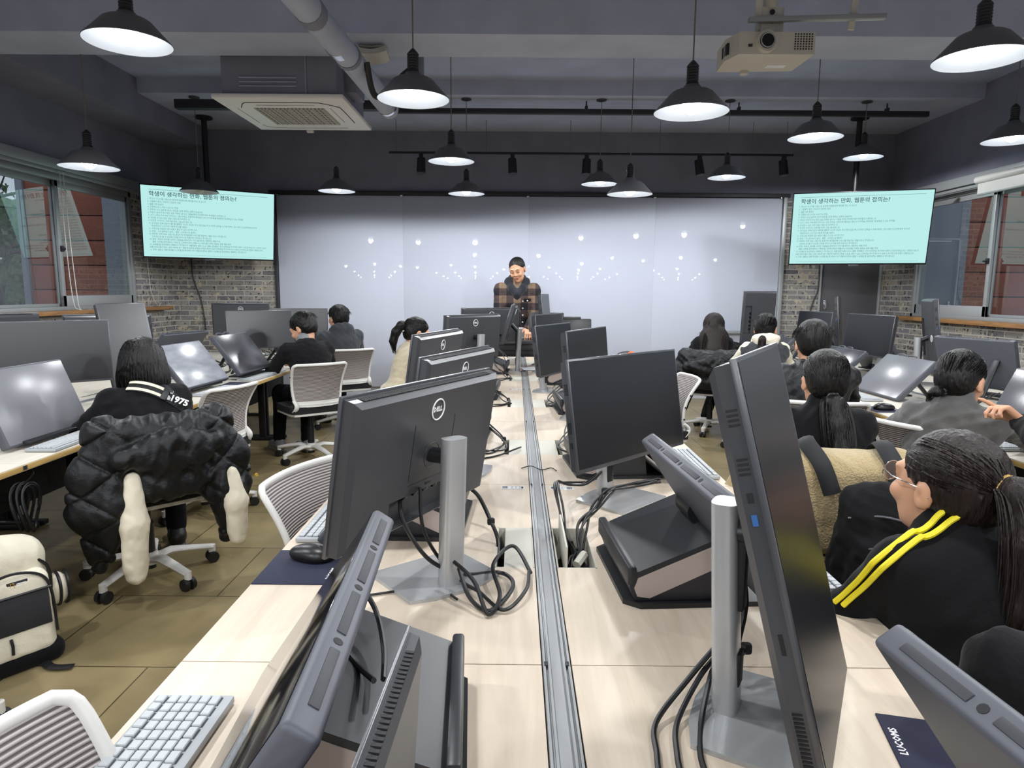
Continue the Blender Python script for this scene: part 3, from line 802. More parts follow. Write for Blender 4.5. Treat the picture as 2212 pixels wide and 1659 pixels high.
# roller blind and blind cords at the windows
rb = thing('roller_blind', 'rolled up white blind at the head of the right window', 'blind', (XR - 0.14, 5.4, 2.6))
MB().cyl((0, -2.3, 0), (0, 1.78, 0), 0.038, n=18).build('roll', 'white_p', rb)
MB().box((0.0, -0.26, -0.08), (0.006, 4.04, 0.13)).build('fabric', 'white_p', rb)
MB().cyl((0, -2.28, -0.15), (0, 1.75, -0.15), 0.011, n=10).build('hem_bar', 'alu', rb)
rc = thing('blind_cord', 'thin white looped blind cord hanging in front of the left window', 'cord', (XL + 0.12, 6.72, 2.55))
MB().tube(spline([(0, 0, 0), (0, 0.01, -0.7), (0.0, 0.05, -1.25), (0.0, 0.14, -1.34), (0.02, 0.3, -1.345)], 8), 0.004, 6).tube(spline([(0, 0.05, 0), (0, 0.08, -0.7), (0.0, 0.12, -1.25), (0, 0.16, -1.34)], 8), 0.004, 6).build('cord', 'white_p', rc)
rc = thing('blind_cord', 'thin pale blind cord hanging on the brick under the left television', 'cord', (XL + 0.03, 8.35, 2.2))
MB().tube(spline([(0, 0, 0), (0.0, 0.03, -0.7), (0.01, 0.08, -0.9), (0.01, 0.18, -0.99), (0.01, 0.25, -0.95)], 8), 0.004, 6).build('cord', 'white_d', rc)
rc = thing('power_cable', 'black cable running down the brick wall under the left television', 'cable', (-4.3, YF - 0.012, 2.0))
MB().tube(spline([(0, 0, 0), (-0.0, 0, -0.4), (0.1, 0, -0.75), (0.14, 0, -1.15)], 8), 0.008, 6).build('cable', 'cable', rc)
rc = thing('power_cable', 'black cable running down the brick left of the grey door', 'cable', (4.02, YF - 0.012, 1.8))
MB().tube(spline([(0, 0, 0), (-0.0, 0, -0.3), (-0.06, 0, -0.5), (-0.12, 0, -0.75)], 8), 0.008, 6).build('cable', 'cable', rc)
# ------------------------------------------------------------------ desks
ZD = 0.72
def desk(label, x0, x1, y0, y1, rail_side, top='birch', group=None, box_y=None, box_open=False, legs=True):
    """one desk unit; rail_side = +1 / -1 tells which x edge carries the cable box"""
    cx, cy = (x0 + x1) / 2, (y0 + y1) / 2
    w, L = x1 - x0, y1 - y0
    d = thing('desk', label, 'desk', (cx, cy, 0), 0, group)
    g = 0.0015
    bx, by, bl = 0.105, (box_y if box_y is not None else 0), 0.30
    b = MB(); th = 0.028
    xe = w / 2 - g
    if rail_side < 0:
        xa, xb = -xe, -xe + bx
        b.box(((xb + xe) / 2, 0, ZD - th / 2), (xe - xb, L - 2 * g, th))
    else:
        xa, xb = xe - bx, xe
        b.box(((-xe + xa) / 2, 0, ZD - th / 2), (xa + xe, L - 2 * g, th))
    xm = (xa + xb) / 2
    ya, yb = by - bl / 2, by + bl / 2
    b.box((xm, (-L / 2 + g + ya) / 2, ZD - th / 2), (bx, ya + L / 2 - g, th))
    b.box((xm, (L / 2 - g + yb) / 2, ZD - th / 2), (bx, L / 2 - g - yb, th))
    b.build('tabletop', top, d)
    e = MB().box((-rail_side * (w / 2 + 0.0005), 0, ZD - th / 2 - 0.001), (0.003, L - 2 * g, th - 0.006), 0.0008)
    e.build('edge_band', 'ply' if top == 'birch_l' else top, d)
    b = MB()
    for (c, s) in (((xm, ya + 0.002, ZD - 0.05), (bx, 0.004, 0.1)), ((xm, yb - 0.002, ZD - 0.05), (bx, 0.004, 0.1)), ((xa + 0.002, by, ZD - 0.05), (0.004, bl, 0.1)), ((xb - 0.002, by, ZD - 0.05), (0.004, bl, 0.1))):
        b.box(c, s)
    b.build('cable_box', 'white_d', d)
    MB().box((xm, by, ZD - 0.102), (bx, bl, 0.006)).build('box_floor', 'black_m', d)
    s = rail_side
    if box_open:
        MB().box((xm + s * 0.028, by, ZD + 0.01), (0.006, bl - 0.01, 0.092), 0.002, X=Matrix.Identity(4)).build('box_lid', 'white_d', d)
    else:
        MB().box((xm + s * 0.011, by, ZD - 0.003), (bx - 0.026, bl - 0.008, 0.006), 0.0015).build('box_lid', 'white_d', d)
    if legs:
        for sy in (-1, 1):
            b = MB().box((s * (w / 2 - 0.30), sy * (L / 2 - 0.04), 0.34), (0.06, 0.03, 0.66), 0.004).box((s * 0.06, sy * (L / 2 - 0.04), 0.02), (w - 0.3, 0.05, 0.03), 0.006)
            b.build('leg', 'dark_metal', d)
        MB().box((s * (w / 2 - 0.06), 0, 0.48), (0.018, L - 0.1, 0.4), 0.002).build('modesty_panel', 'black_m', d)
        MB().box((s * (w / 2 - 0.2), 0, 0.6), (0.16, L - 0.2, 0.05), 0.004).build('cable_tray', 'dark_metal', d)
    return d

def rail(label, x, w, y0, y1):
    t = thing('desk_rail', label, 'rail', (x, (y0 + y1) / 2, ZD))
    L = y1 - y0
    MB().box((0, 0, -0.012), (w, L, 0.014), 0.001).build('channel', 'silver', t)
    b = MB()
    for dx in (-w / 2 + 0.003, -w * 0.27, w * 0.27, w / 2 - 0.003): b.box((dx, 0, -0.002), (0.005, L, 0.008), 0.001)
    b.build('fin', 'alu', t)
    n = int(L / 1.22 + 0.5)
    b = MB()
    for k in range(1, n):
        for dx in (-w * 0.38, w * 0.38): b.box((dx, -L / 2 + k * 1.22, 0.0005), (0.007, 0.014, 0.006))
    b.build('joint_block', 'ink', t)
    MB().box((0, 0, -0.2), (0.03, L - 0.2, 0.36), 0.002).build('spine', 'dark_metal', t)
    return t

CX0, CRL, CRR, CX1 = -0.645, 0.058, 0.114, 0.815
NAMES = ['nearest', 'second', 'third', 'fourth', 'fifth', 'farthest']
for k in range(6):
    y0 = -0.004 + 1.22 * k
    desk('%s desk unit on the left half of the centre table' % NAMES[k], CX0, CRL, y0, y0 + 1.22, 1, 'birch', 'centre table desk units', 0.0)
    desk('%s desk unit on the right half of the centre table' % NAMES[k], CRR, CX1, y0, y0 + 1.22, -1, 'birch', 'centre table desk units', 0.0, k == 1)
rail('long aluminium channel running down the middle of the centre table', (CRL + CRR) / 2, CRR - CRL - 0.002, -0.004, 7.316)
for k in range(5):
    y0 = 1.445 + 1.22 * k
    desk('%s desk unit of the left table, on its aisle side' % NAMES[k], -2.705, -2.0, y0, y0 + 1.22, -1, 'birch_l', 'left table desk units', 0.0)
    desk('%s desk unit of the left table, on its window side' % NAMES[k], -3.465, -2.76, y0, y0 + 1.22, 1, 'birch_l', 'left table desk units', 0.0)
    desk('%s desk unit of the right table, on its aisle side' % NAMES[k], 2.2, 2.905, y0, y0 + 1.22, 1, 'birch_l', 'right table desk units', 0.0)
    desk('%s desk unit of the right table, on its window side' % NAMES[k], 2.96, 3.665, y0, y0 + 1.22, -1, 'birch_l', 'right table desk units', 0.0)
rail('aluminium channel down the middle of the left table', -2.7325, 0.053, 1.445, 7.545)
rail('aluminium channel down the middle of the right table', 2.9325, 0.053, 1.445, 7.545)
# asset stickers by the rail, flat on the desks
b0 = MB(); b0.m(0).box((0, 0, 0), (0.085, 0.042, 0.0006))
b0.m(1)
for i in range(9): b0.box((-0.037 + i * 0.0022, 0.002, 0.0004), (0.0012 if i % 3 else 0.0019, 0.028, 0.0004))
for i in range(3):
    for j in range(3): b0.box((-0.002 + 0.014 * j, 0.012 - i * 0.011, 0.0004), (0.009, 0.0022, 0.0004))
b0.box((0.035, 0.0, 0.0004), (0.008, 0.026, 0.0004))
_stk = b0.mesh('sticker', ['sticker', 'ink'])
for (x, y, a, l) in [(-0.004, 2.395, 0, 'small barcode sticker on the desk left of the rail, nearer pair'), (0.176, 2.395, PI, 'small barcode sticker on the desk right of the rail, nearer pair'),
                     (-0.004, 4.862, 0, 'small barcode sticker on the desk left of the rail, farther pair'), (0.176, 4.862, PI, 'small barcode sticker on the desk right of the rail, farther pair')]:
    o = put('sticker', _stk, None, T(x, y, ZD + 0.0006) @ RZ(a)); tag(o, l, 'sticker', 'barcode stickers')

# ------------------------------------------------------------------ monitors
PW, PH = 0.611, 0.356
def _mon_meshes():
    d = {}
    # body: x = towards the viewer of the screen, y = viewer's right, z = up, origin at the screen face centre
    b = MB(); b.m(0)
    b.box((-0.005, 0, 0), (0.01, PW, PH), 0.002)
    b.m(1)
    prof = [(-0.3, -0.172), (0.3, -0.172), (0.3, 0.172), (-0.3, 0.172)]
    n = [(-0.010, 0.300, 0.1725), (-0.034, 0.298, 0.170), (-0.046, 0.286, 0.158)]
    vs = []
    for x, y, z in n: vs += [(x, -y, -z), (x, y, -z), (x, y, z), (x, -y, z)]
    fs = []
    for k in range(2):
        for i in range(4):
            j = (i + 1) % 4; fs.append((k * 4 + i, k * 4 + j, k * 4 + 4 + j, k * 4 + 4 + i))
    b.add(vs, fs)
    # back skin with a port recess along the bottom centre
    x = -0.046; Y, Z = 0.286, 0.158; ry, rz0, rz1 = 0.15, -0.158, -0.085
    q = [(-Y, -Z), (-ry, -Z), (ry, -Z), (Y, -Z), (-Y, rz1), (-ry, rz1), (ry, rz1), (Y, rz1), (-Y, Z), (-ry, Z), (ry, Z), (Y, Z)]
    b.add([(x, a, c) for a, c in q], [(0, 1, 5, 4), (2, 3, 7, 6), (4, 5, 9, 8), (5, 6, 10, 9), (6, 7, 11, 10)])
    b.add([(x, -ry, rz1), (x, ry, rz1), (x + 0.026, ry, rz1), (x + 0.026, -ry, rz1), (x, -ry, -Z), (x, ry, -Z), (x + 0.026, ry, -Z), (x + 0.026, -ry, -Z)],
          [(0, 1, 2, 3), (3, 2, 6, 7), (0, 3, 7, 4), (1, 2, 6, 5), (4, 5, 6, 7)])
    d['housing'] = b.mesh('housing', ['dell_e', 'dell'], 28)
    d['screen'] = MB().box((0.0003, 0, 0.003), (0.0012, PW - 0.012, PH - 0.02)).mesh('screen', 'screen')
    b = MB().tube([(-0.0478, 0.0255 * math.cos(a), 0.115 + 0.0255 * math.sin(a)) for a in [2 * PI * k / 40 for k in range(40)]], 0.0019, 6, True)
    d['logo_ring'] = b.mesh('logo_ring', 'white_ink')
    d['logo'] = text_mesh('DELL', 0.0165, 'white_ink', 0.0004, 'CENTER', 0.0006, 1.0)
    b = MB()
    for k in range(72): b.box((-0.026, -0.262 + k * 0.0074, 0.1715), (0.02, 0.0042, 0.002))
    for k in range(6): b.box((-0.022, -0.3, 0.1 - k * 0.006), (0.014, 0.002, 0.003)); b.box((-0.022, -0.3, -0.02 - k * 0.006), (0.014, 0.002, 0.003))
    b.box((-0.022, -0.3, -0.09), (0.008, 0.002, 0.018))
    d['vent'] = b.mesh('vent', 'black_m')
    b = MB()
    for y0 in (0.235, 0.165):
        for k in range(4): b.box((-0.022, y0 - k * 0.007, 0.1715), (0.016, 0.003, 0.002))
    for k in range(16): b.box((-0.022, -0.2 - k * 0.0062, 0.1715), (0.014, 0.003, 0.002))
    b.box((-0.022, 0.11, 0.1715), (0.008, 0.014, 0.002)).box((-0.022, -0.1, 0.1715), (0.006, 0.03, 0.002))
    d['vent_group'] = b.mesh('vent_group', 'black_m')
    d['usb_port'] = MB().box((-0.022, 0.078, 0.1715), (0.008, 0.016, 0.0025)).mesh('usb_port', 'usb_blue')
    b = MB()
    for k in range(5): b.box((-0.026, -0.1 + 0.042 * k, -0.095), (0.016, 0.022, 0.014), 0.002)
    d['port_row'] = b.mesh('port_row', 'black_g')
    b = MB().box((-0.0462, -0.085, 0.02), (0.0008, 0.0012, 0.14)).box((-0.0462, 0.085, 0.02), (0.0008, 0.0012, 0.14)).box((-0.0462, 0, -0.06), (0.0008, 0.17, 0.0012)).box((-0.0468, 0, -0.072), (0.002, 0.02, 0.004))
    b.tube([(-0.0462, 0.032 * math.cos(a), 0.032 * math.sin(a)) for a in [2 * PI * k / 24 for k in range(24)]], 0.0008, 4, True)
    d['cover_seam'] = b.mesh('cover_seam', 'black')
    # stand, origin at the desk under the screen centre
    pl = [(-0.13, -0.16), (-0.132, 0.03), (-0.12, 0.06), (0.12, 0.06), (0.132, 0.03), (0.13, -0.16)]
    pl = [(y, x) for x, y in [(0.135, 0)] for _ in ()] or [(0.07, -0.13), (0.075, -0.12), (0.075, 0.12), (0.07, 0.13), (-0.125, 0.13), (-0.145, 0.07), (-0.152, 0.0), (-0.145, -0.07), (-0.125, -0.13)]
    d['base'] = MB().prism(pl, 0.0, 0.009).mesh('base', 'silver_b', 40)
    sec = []
    for k in range(20):
        a = 2 * PI * k / 20; ca, sa = math.cos(a), math.sin(a)
        sec.append((0.022 * (abs(ca) ** 0.6) * (1 if ca >= 0 else -1), 0.03 * (abs(sa) ** 0.6) * (1 if sa >= 0 else -1)))
    X = Matrix(((1, 0, -0.05, -0.098), (0, 1, 0, 0), (0, 0, 1, 0.009), (0, 0, 0, 1)))
    b = MB().prism(sec, 0.0, 0.365, X)
    d['column'] = b.mesh('column', 'silver', 50)
    d['column_slot'] = MB().box((-0.086, 0, 0.085), (0.02, 0.03, 0.06), 0.004).box((-0.085, 0, 0.27), (0.016, 0.028, 0.16), 0.004).mesh('column_slot', 'black_m')
    return d
MM = _mon_meshes()
FRB = Matrix(((0, 0, -1, 0), (-1, 0, 0, 0), (0, 1, 0, 0), (0, 0, 0, 1)))   # lettering read from behind the screen

def monitor(label, x, y, z, yaw, tilt, portrait=False, group='desktop monitors', flip=1, detail=True, thin=1.0, swivel=0):
    """x, y, z: centre of the screen face; yaw: direction the screen faces"""
    t = thing('computer_monitor', label, 'monitor', (x, y, ZD), R_(yaw), group)
    P = T(0, 0, z - ZD) @ RY(-R_(tilt))
    if portrait: P = P @ RX(flip * PI / 2)
    h = put('housing', MM['housing'], t, P @ Matrix.Diagonal((thin, 1, 1, 1)))
    put('screen', MM['screen'], h)
    put('logo_ring', MM['logo_ring'], h)
    put('logo', MM['logo'], h, T(-0.0466, 0, 0.115) @ FRB)
    if detail:
        for k in (('vent_group', 'usb_port', 'port_row', 'cover_seam') if portrait else ('vent', 'port_row', 'cover_seam')): put(k, MM[k], h)
    SW = T(-0.098, 0, 0) @ RZ(R_(swivel)) @ T(0.098, 0, 0)
    put('base', MM['base'], t, SW); c = put('column', MM['column'], t, SW); put('column_slot', MM['column_slot'], c)
    q = P @ Vector((-0.044, 0, 0))
    zz = min(q.z, 0.345)
    MB().cyl(q, (-0.108, 0, zz), 0.019, 0.019, 14).build('tilt_arm', 'black', t)
    return t

for a in [
 ('large monitor seen from behind at the left of the centre table, nearest full back', -0.241, 1.607, 1.052, 153.4, 9.8, False, 'desktop monitors', 1, True, 1.0, -24),
 ('monitor from behind on the centre table, second behind the nearest full back', -0.252, 2.605, 1.032, 159.2, 8.8),
 ('monitor from behind in front of the ponytail woman in cream fleece', -0.43, 3.447, 1.054, 164.2, 8.6),
 ('monitor from behind on the centre table with its silver column top showing beside the cables', -0.355, 5.377, 1.071, 138.3, 4.2),
 ('farthest monitor from behind on the centre table, in front of the standing man', -0.252, 6.7, 1.09, 112, 3.4),
 ('monitor seen edge on beside its silver column, between the two farthest monitor backs', -0.075, 6.05, 1.15, 178, 17),
 ('blank monitor facing the viewpoint on the right half of the centre table, nearest', 0.394, 2.238, 1.056, -44.7, 8.9),
 ('blank monitor right of the greenish one, partly behind the nearest blank monitor', 0.422, 3.759, 1.055, -27.0, 5.7),
 ('greenish blank monitor on the centre table beside the rail', 0.296, 4.787, 1.029, -27.2, 7.9),
 ('greenish blank monitor peeping over the one beside the rail', 0.315, 5.95, 1.06, -24.9, 5.7),
 ('blank monitor facing right at the bottom left, top edge seen from above', -0.137, 0.375, 0.905, 178, 4, False, 'desktop monitors', 1, True, 0.45),
 ('blank monitor behind the bob haired woman at the left table', -2.605, 3.725, 1.075, -48.1, 5.4),
 ('monitor from behind cut by the left edge below the left window', -2.95, 3.66, 1.115, 150.6, 5.2),
 ('monitor from behind below the left window, right of the edge one', -3.247, 5.361, 1.052, 116.7, 5.7),
 ('monitor from behind against the left brick wall, below the television', -3.05, 7.5, 1.1, 104.0, 5.5),
 ('blank monitor in front of the seated man in black at the left table', -2.361, 6.237, 1.063, -50.4, 8.6),
 ('blank monitor between the two seated men at the left table', -2.35, 7.3, 1.05, -80, 6),
 ('blank monitor nearest the front wall on the right table', 2.891, 6.556, 1.083, -175, 6),
 ('blank monitor on the right table behind the man in the black jacket', 3.019, 5.776, 1.083, -172, 6.2),
]: monitor(*a)
monitor('upright monitor turned to portrait, nearest on the right of the centre table', 0.457, 1.03, 1.055, -29.6, 14.8, True, flip=1)
monitor('upright portrait monitor at the far end of the centre table by the standing man', 0.315, 6.5, 1.105, -13.5, 5.7, True)
monitor('upright portrait monitor beside the right window, tallest on the right table', 3.3, 5.3, 1.1, -18, 7, True)
monitor('upright portrait monitor in front of the grey door', 3.35, 6.95, 1.1, -30, 5, True)
monitor('upright portrait monitor from behind in front of the right end of the whiteboard', 2.62, 7.3, 1.147, 90.6, 4, True)
monitor('upright grey monitor at the left table behind the bob haired woman', -2.5, 4.35, 1.04, -20, 12, True)
monitor('monitor cut by the right edge on the right table', 3.3, 4.05, 1.08, -20, 4, True)

# ------------------------------------------------------------------ pen displays
TW, TH = 0.57, 0.36
def _tab_meshes():
    d = {}
    b = MB().box((-0.02, 0, 0), (0.04, TW, TH), 0.008, 3)
    d['body'] = b.mesh('body', 'tabgrey', 40)
    d['screen'] = MB().box((0.0004, 0, 0), (0.0016, TW - 0.018, TH - 0.018), 0.0005).mesh('screen', 'screen_g')
    d['active'] = MB().box((0.0013, 0, 0), (0.0004, TW - 0.09, TH - 0.085)).mesh('active_area', 'screen_g')
    b = MB()
    for k in range(4): b.box((-0.021, -0.2 + k * 0.133, TH / 2 - 0.0015), (0.012, 0.1, 0.006), 0.001)
    d['edge_slot'] = b.mesh('edge_slot', 'tabgrey_d')
    b = MB()
    for y in (-0.133, 0.0, 0.133): b.cyl((-0.021, y, TH / 2 - 0.003), (-0.021, y, TH / 2 + 0.0006), 0.006, n=10)
    d['edge_hole'] = b.mesh('edge_hole', 'black_m')
    d['led'] = MB().cyl((-0.02, TW / 2 - 0.001, -0.12), (-0.02, TW / 2 + 0.0012, -0.12), 0.004, n=10).mesh('power_led', 'red_led')
    # wedge shaped stand behind the display
    pr = [(-0.25, 0.012), (-0.262, 0.045), (-0.258, 0.075), (-0.245, 0.08), (-0.04, 0.165), (-0.012, 0.155), (-0.005, 0.06), (0.0, 0.012)]
    fr = Matrix(((1, 0, 0, 0), (0, 0, 1, 0), (0, 1, 0, 0), (0, 0, 0, 1)))
    d['wedge'] = MB().prism(pr, -0.17, 0.17, fr).mesh('wedge', 'stand', 30)
    p2 = [(-0.215, 0.017), (-0.244, 0.022), (-0.252, 0.042), (-0.244, 0.066), (-0.04, 0.152), (-0.022, 0.142), (-0.018, 0.105)]
    d['side_liner'] = MB().prism(p2, -0.1715, 0.1715, fr).mesh('side_liner', 'stand_in', 30)
    d['lip'] = MB().box((-0.258, 0, 0.072), (0.022, 0.35, 0.045), 0.006).mesh('lip', 'stand')
    pl = [(0.06, -0.19), (0.06, 0.19), (-0.24, 0.19), (-0.275, 0.16), (-0.275, -0.16), (-0.24, -0.19)]
    d['base_plate'] = MB().prism(pl, 0.0, 0.012).mesh('base_plate', 'black', 40)
    d['hinge'] = MB().cyl((-0.06, -0.05, 0.18), (-0.06, 0.05, 0.18), 0.032, n=28).mesh('hinge', 'black')
    b = MB()
    for s in (-1, 1): b.box((0, s * 0.16, 0), (0.012, 0.05, 0.24), 0.004, X=T(-0.11, 0, 0.1) @ RY(0.5))
    d['leg'] = MB().box((0, 0, 0), (0.012, 0.06, 0.25), 0.004, X=T(-0.10, 0, 0.105) @ RY(0.62)).mesh('stand_leg', 'black')
    b = MB()
    for s in (0, 1):
        b.tube([(-0.02, -0.14 + s * 0.12 + 0.05 * math.sin(a), TH / 2 + 0.012 + 0.014 * math.cos(a)) for a in [2 * PI * k / 20 for k in range(20)]], 0.006, 6, True)
    d['pen_loop'] = b.mesh('pen_holder', 'tabgrey')
    return d
TM = _tab_meshes()

def pen_display(label, x, y, z, yaw, tilt, stand='wedge', loops=False, led=False, off=(0, 0), scr=None):
    t = thing('pen_display', label, 'pen display', (x, y, ZD), R_(yaw), 'pen displays')
    P = T(0, 0, z - ZD) @ RY(-R_(tilt))
    bd = put('body', TM['body'], t, P)
    sc_ = put('screen', TM['screen'], bd)
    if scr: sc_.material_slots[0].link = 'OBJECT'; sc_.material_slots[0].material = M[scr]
    put('edge_slot', TM['edge_slot'], bd); put('edge_hole', TM['edge_hole'], bd)
    if led: put('power_led', TM['led'], bd)
    if loops: put('pen_holder', TM['pen_loop'], bd)
    if stand == 'wedge':
        for k in ('wedge', 'lip', 'base_plate', 'hinge', 'side_liner'): put(k, TM[k], t, T(off[0], off[1], 0))
    else:
        for s in (-0.16, 0.16):
            q = P @ Vector((-0.04, s, 0.04))
            X, L_ = frame_to((q.x - 0.13, s, 0.006), q)
            MB().box((0, 0, L_ / 2), (0.05, 0.012, L_), 0.004, X=X).build('stand_leg', 'black', t)
        MB().box((0.03, 0, 0.03), (0.14, 0.4, 0.012), 0.004).build('foot_bar', 'black', t)
    return t
for a in [
 ('pen display at the bottom left on the centre table, slotted top edge towards the viewpoint', -0.315, 0.803, 0.926, 183.7, 34.2, 'wedge', False, True, (0.02, -0.17), 'screen_m'),
 ('pen display with slotted edge behind the nearest upright monitor', 0.487, 1.464, 0.924, 4.2, 34.2, 'wedge', False, False, (0.045, 0.19), 'screen_m'),
 ('pen display at the bottom right corner, slotted edge beside the seated woman', 0.585, 0.475, 0.912, 5.2, 35.6, 'wedge', False, False, (0, 0), 'screen_m'),
 ('pen display behind the nearest monitor back on the centre table', -0.42, 2.05, 0.89, 178, 40),
 ('pen display with pale wedge end, second along the left half of the centre table', -0.4, 3.3, 0.88, 176, 45),
 ('pen display with pale wedge end, third along the left half of the centre table', -0.38, 4.55, 0.88, 176, 45),
 ('pen display at the far left of the centre table, edge on beside the farthest monitors', -0.33, 5.95, 0.93, 175, 20),
 ('pen display with open stand behind the nearest blank monitor facing the viewpoint', 0.5, 2.72, 0.88, 6, 45),
 ('pen display with pale wedge end beside the greenish monitors', 0.52, 4.05, 0.88, 4, 45),
 ('pen display behind the greenish monitor beside the rail', 0.5, 5.3, 0.88, 2, 45)]: pen_display(*a)
for a in [
 ('pen display in front of the bob haired woman, cut by the left edge', -2.254, 3.116, 0.909, 0.3, 21.0, 'leg', False, False, (0, 0), 'painted_haze'),
 ('bright reflecting pen display right of the bob haired woman', -2.273, 4.714, 0.913, -4.3, 38.2, 'leg', False, False, (0, 0), 'painted_glare_smudged'),
 ('dark pen display behind the bright reflecting one at the left table', -2.2, 5.42, 0.93, -3, 36.0, 'leg', True),
 ('dark pen display in front of the seated man in black', -2.25, 6.75, 0.88, -10, 40, 'leg', False),
 ('bright reflecting pen display at the right table with a lamp glint', 2.66, 4.72, 0.868, 181, 44, 'leg', True, False, (0, 0), 'painted_haze'),
 ('small looking pen display behind the man in the black jacket', 2.62, 5.55, 0.87, 181, 48, 'leg', True),
 ('pen display in front of the woman in the grey vest', 2.55, 6.75, 0.88, 181, 45, 'leg', True),
 ('dark pen display beside the raised hand at the right edge', 2.45, 3.1, 0.91, 178, 24, 'leg', False),
 ('large pen display seen from behind on the window side of the right table', 3.25, 4.7, 0.97, 20, 18, 'leg', False),
 ('pen display from behind leaning on the window side, right of the blank monitor', 3.3, 6.1, 0.9, 10, 35, 'leg', False),
 ('pen display from behind at the far window side of the right table', 3.25, 7.2, 0.9, 10, 35, 'leg', False),
 ('pen display from behind below the left brick corner', -3.2, 6.3, 0.9, 165, 40, 'leg', False)]: pen_display(*a)
# ------------------------------------------------------------------ task chairs
def _chair_meshes():
    d = {}
    b = MB()
    b.tube([(0.03, 0, 0.1), (0.1, 0, 0.115), (0.2, 0, 0.1), (0.3, 0, 0.082)], [0.026, 0.026, 0.022, 0.019], 10, flat=(1.15, 0.75))
    b.cyl((0.298, 0, 0.092), (0.298, 0, 0.055), 0.018, 0.018, 12)
    d['base_arm'] = b.mesh('base_arm', 'white_f', 50)
    b = MB()
    for s in (-1, 1): b.cyl((0.298, s * 0.008, 0.03), (0.298, s * 0.028, 0.03), 0.03, 0.028, 22)
    b.cyl((0.298, 0, 0.03), (0.298, 0, 0.075), 0.008, n=8).box((0.298, 0, 0.04), (0.03, 0.02, 0.03), 0.006)
    d['caster'] = b.mesh('caster', 'rubber', 40)
    d['hub'] = MB().cyl((0, 0, 0.075), (0, 0, 0.135), 0.045, 0.038, 20).mesh('base_hub', 'white_f')
    d['gas_lift'] = MB().cyl((0, 0, 0.05), (0, 0, 0.28), 0.028, 0.028, 18).cyl((0, 0, 0.28), (0, 0, 0.41), 0.017, 0.017, 14).box((0, 0, 0.4), (0.16, 0.12, 0.04), 0.01).mesh('gas_lift', 'black')
    def seat(u, v):
        a, c = 2 * u - 1, 2 * v - 1
        k = 1 - 0.10 * abs(a) ** 4
        return (0.23 * a * (1 - 0.06 * abs(c) ** 4) + 0.01, 0.235 * c * k, 0.455 + 0.014 * (1 - a * a) * (1 - c * c) - 0.02 * max(0, a) ** 4)
    d['seat'] = MB().sheet(seat, 16, 16, 0.055).mesh('seat', 'seat_fab', 60)
    def shell(u, v):
        x, y, z = seat(u, v); return (x * 0.97, y * 0.97, z - 0.04 - 0.0 * u)
    d['seat_shell'] = MB().sheet(shell, 10, 10, 0.018).mesh('seat_shell', 'white_f', 60)
    def B(u, v):
        w = 0.205 + 0.022 * v - 0.012 * (1 - v) ** 2
        return Vector((-0.225 - 0.085 * v + 0.05 * math.sin(PI * v) * 0.9 + 0.045 * u * u, u * w, 0.5 + 0.335 * v))
    loop = []
    def rr(t):
        t *= 4; s = int(t) % 4; f = t - int(t)
        return [(-1 + 2 * f, 1), (1, 1 - f * 1), (1 - 2 * f, 0), (-1, f)][s]
    for k in range(72):
        u, v = rr(k / 72)
        q = 0.10
        # soften the corners
        if abs(u) > 1 - q and (v > 1 - q or v < q):
            cu, cv = (1 - q) * (1 if u > 0 else -1), (1 - q if v > 0.5 else q)
            du, dv = u - cu, v - cv; L = max(1e-6, math.hypot(du, dv)); u, v = cu + du / L * q, cv + dv / L * q
        loop.append(B(u, v))
    b = MB().tube(loop, 0.0105, 10, True, flat=(1.0, 1.2))
    b.sheet(lambda u, v: B(2 * u - 1, -0.06 + 0.14 * v), 14, 5, 0.016)
    for s in (-1, 1):
        b.tube(spline([B(s, 0.1), (-0.215, s * 0.188, 0.49), (-0.16, s * 0.2, 0.43), (-0.05, s * 0.19, 0.405), (0.06, s * 0.12, 0.4)], 6), [0.013 + 0.004 * math.sin(PI * k / 24) for k in range(25)], 10, flat=(1.3, 0.9))
    d['back_frame'] = b.mesh('back_frame', 'white_f', 55)
    d['back_mesh'] = MB().sheet(lambda u, v: B((2 * u - 1) * 0.97, 0.07 + 0.91 * v), 18, 18, 0.004).mesh('back_mesh', 'mesh_back', 60)
    d['back_mesh_near'] = MB().sheet(lambda u, v: B((2 * u - 1) * 0.97, 0.07 + 0.91 * v), 18, 18, 0.004).mesh('back_mesh', 'mesh_near', 60)
    b = MB()
    for z in (0.2, 0.45, 0.7): b.cyl(B(1, z) + Vector((0.0, 0.012, 0)), B(1, z) + Vector((0, 0.016, 0)), 0.006, n=10)
    d['bolt'] = b.mesh('frame_bolt', 'black')
    return d
CM = _chair_meshes()

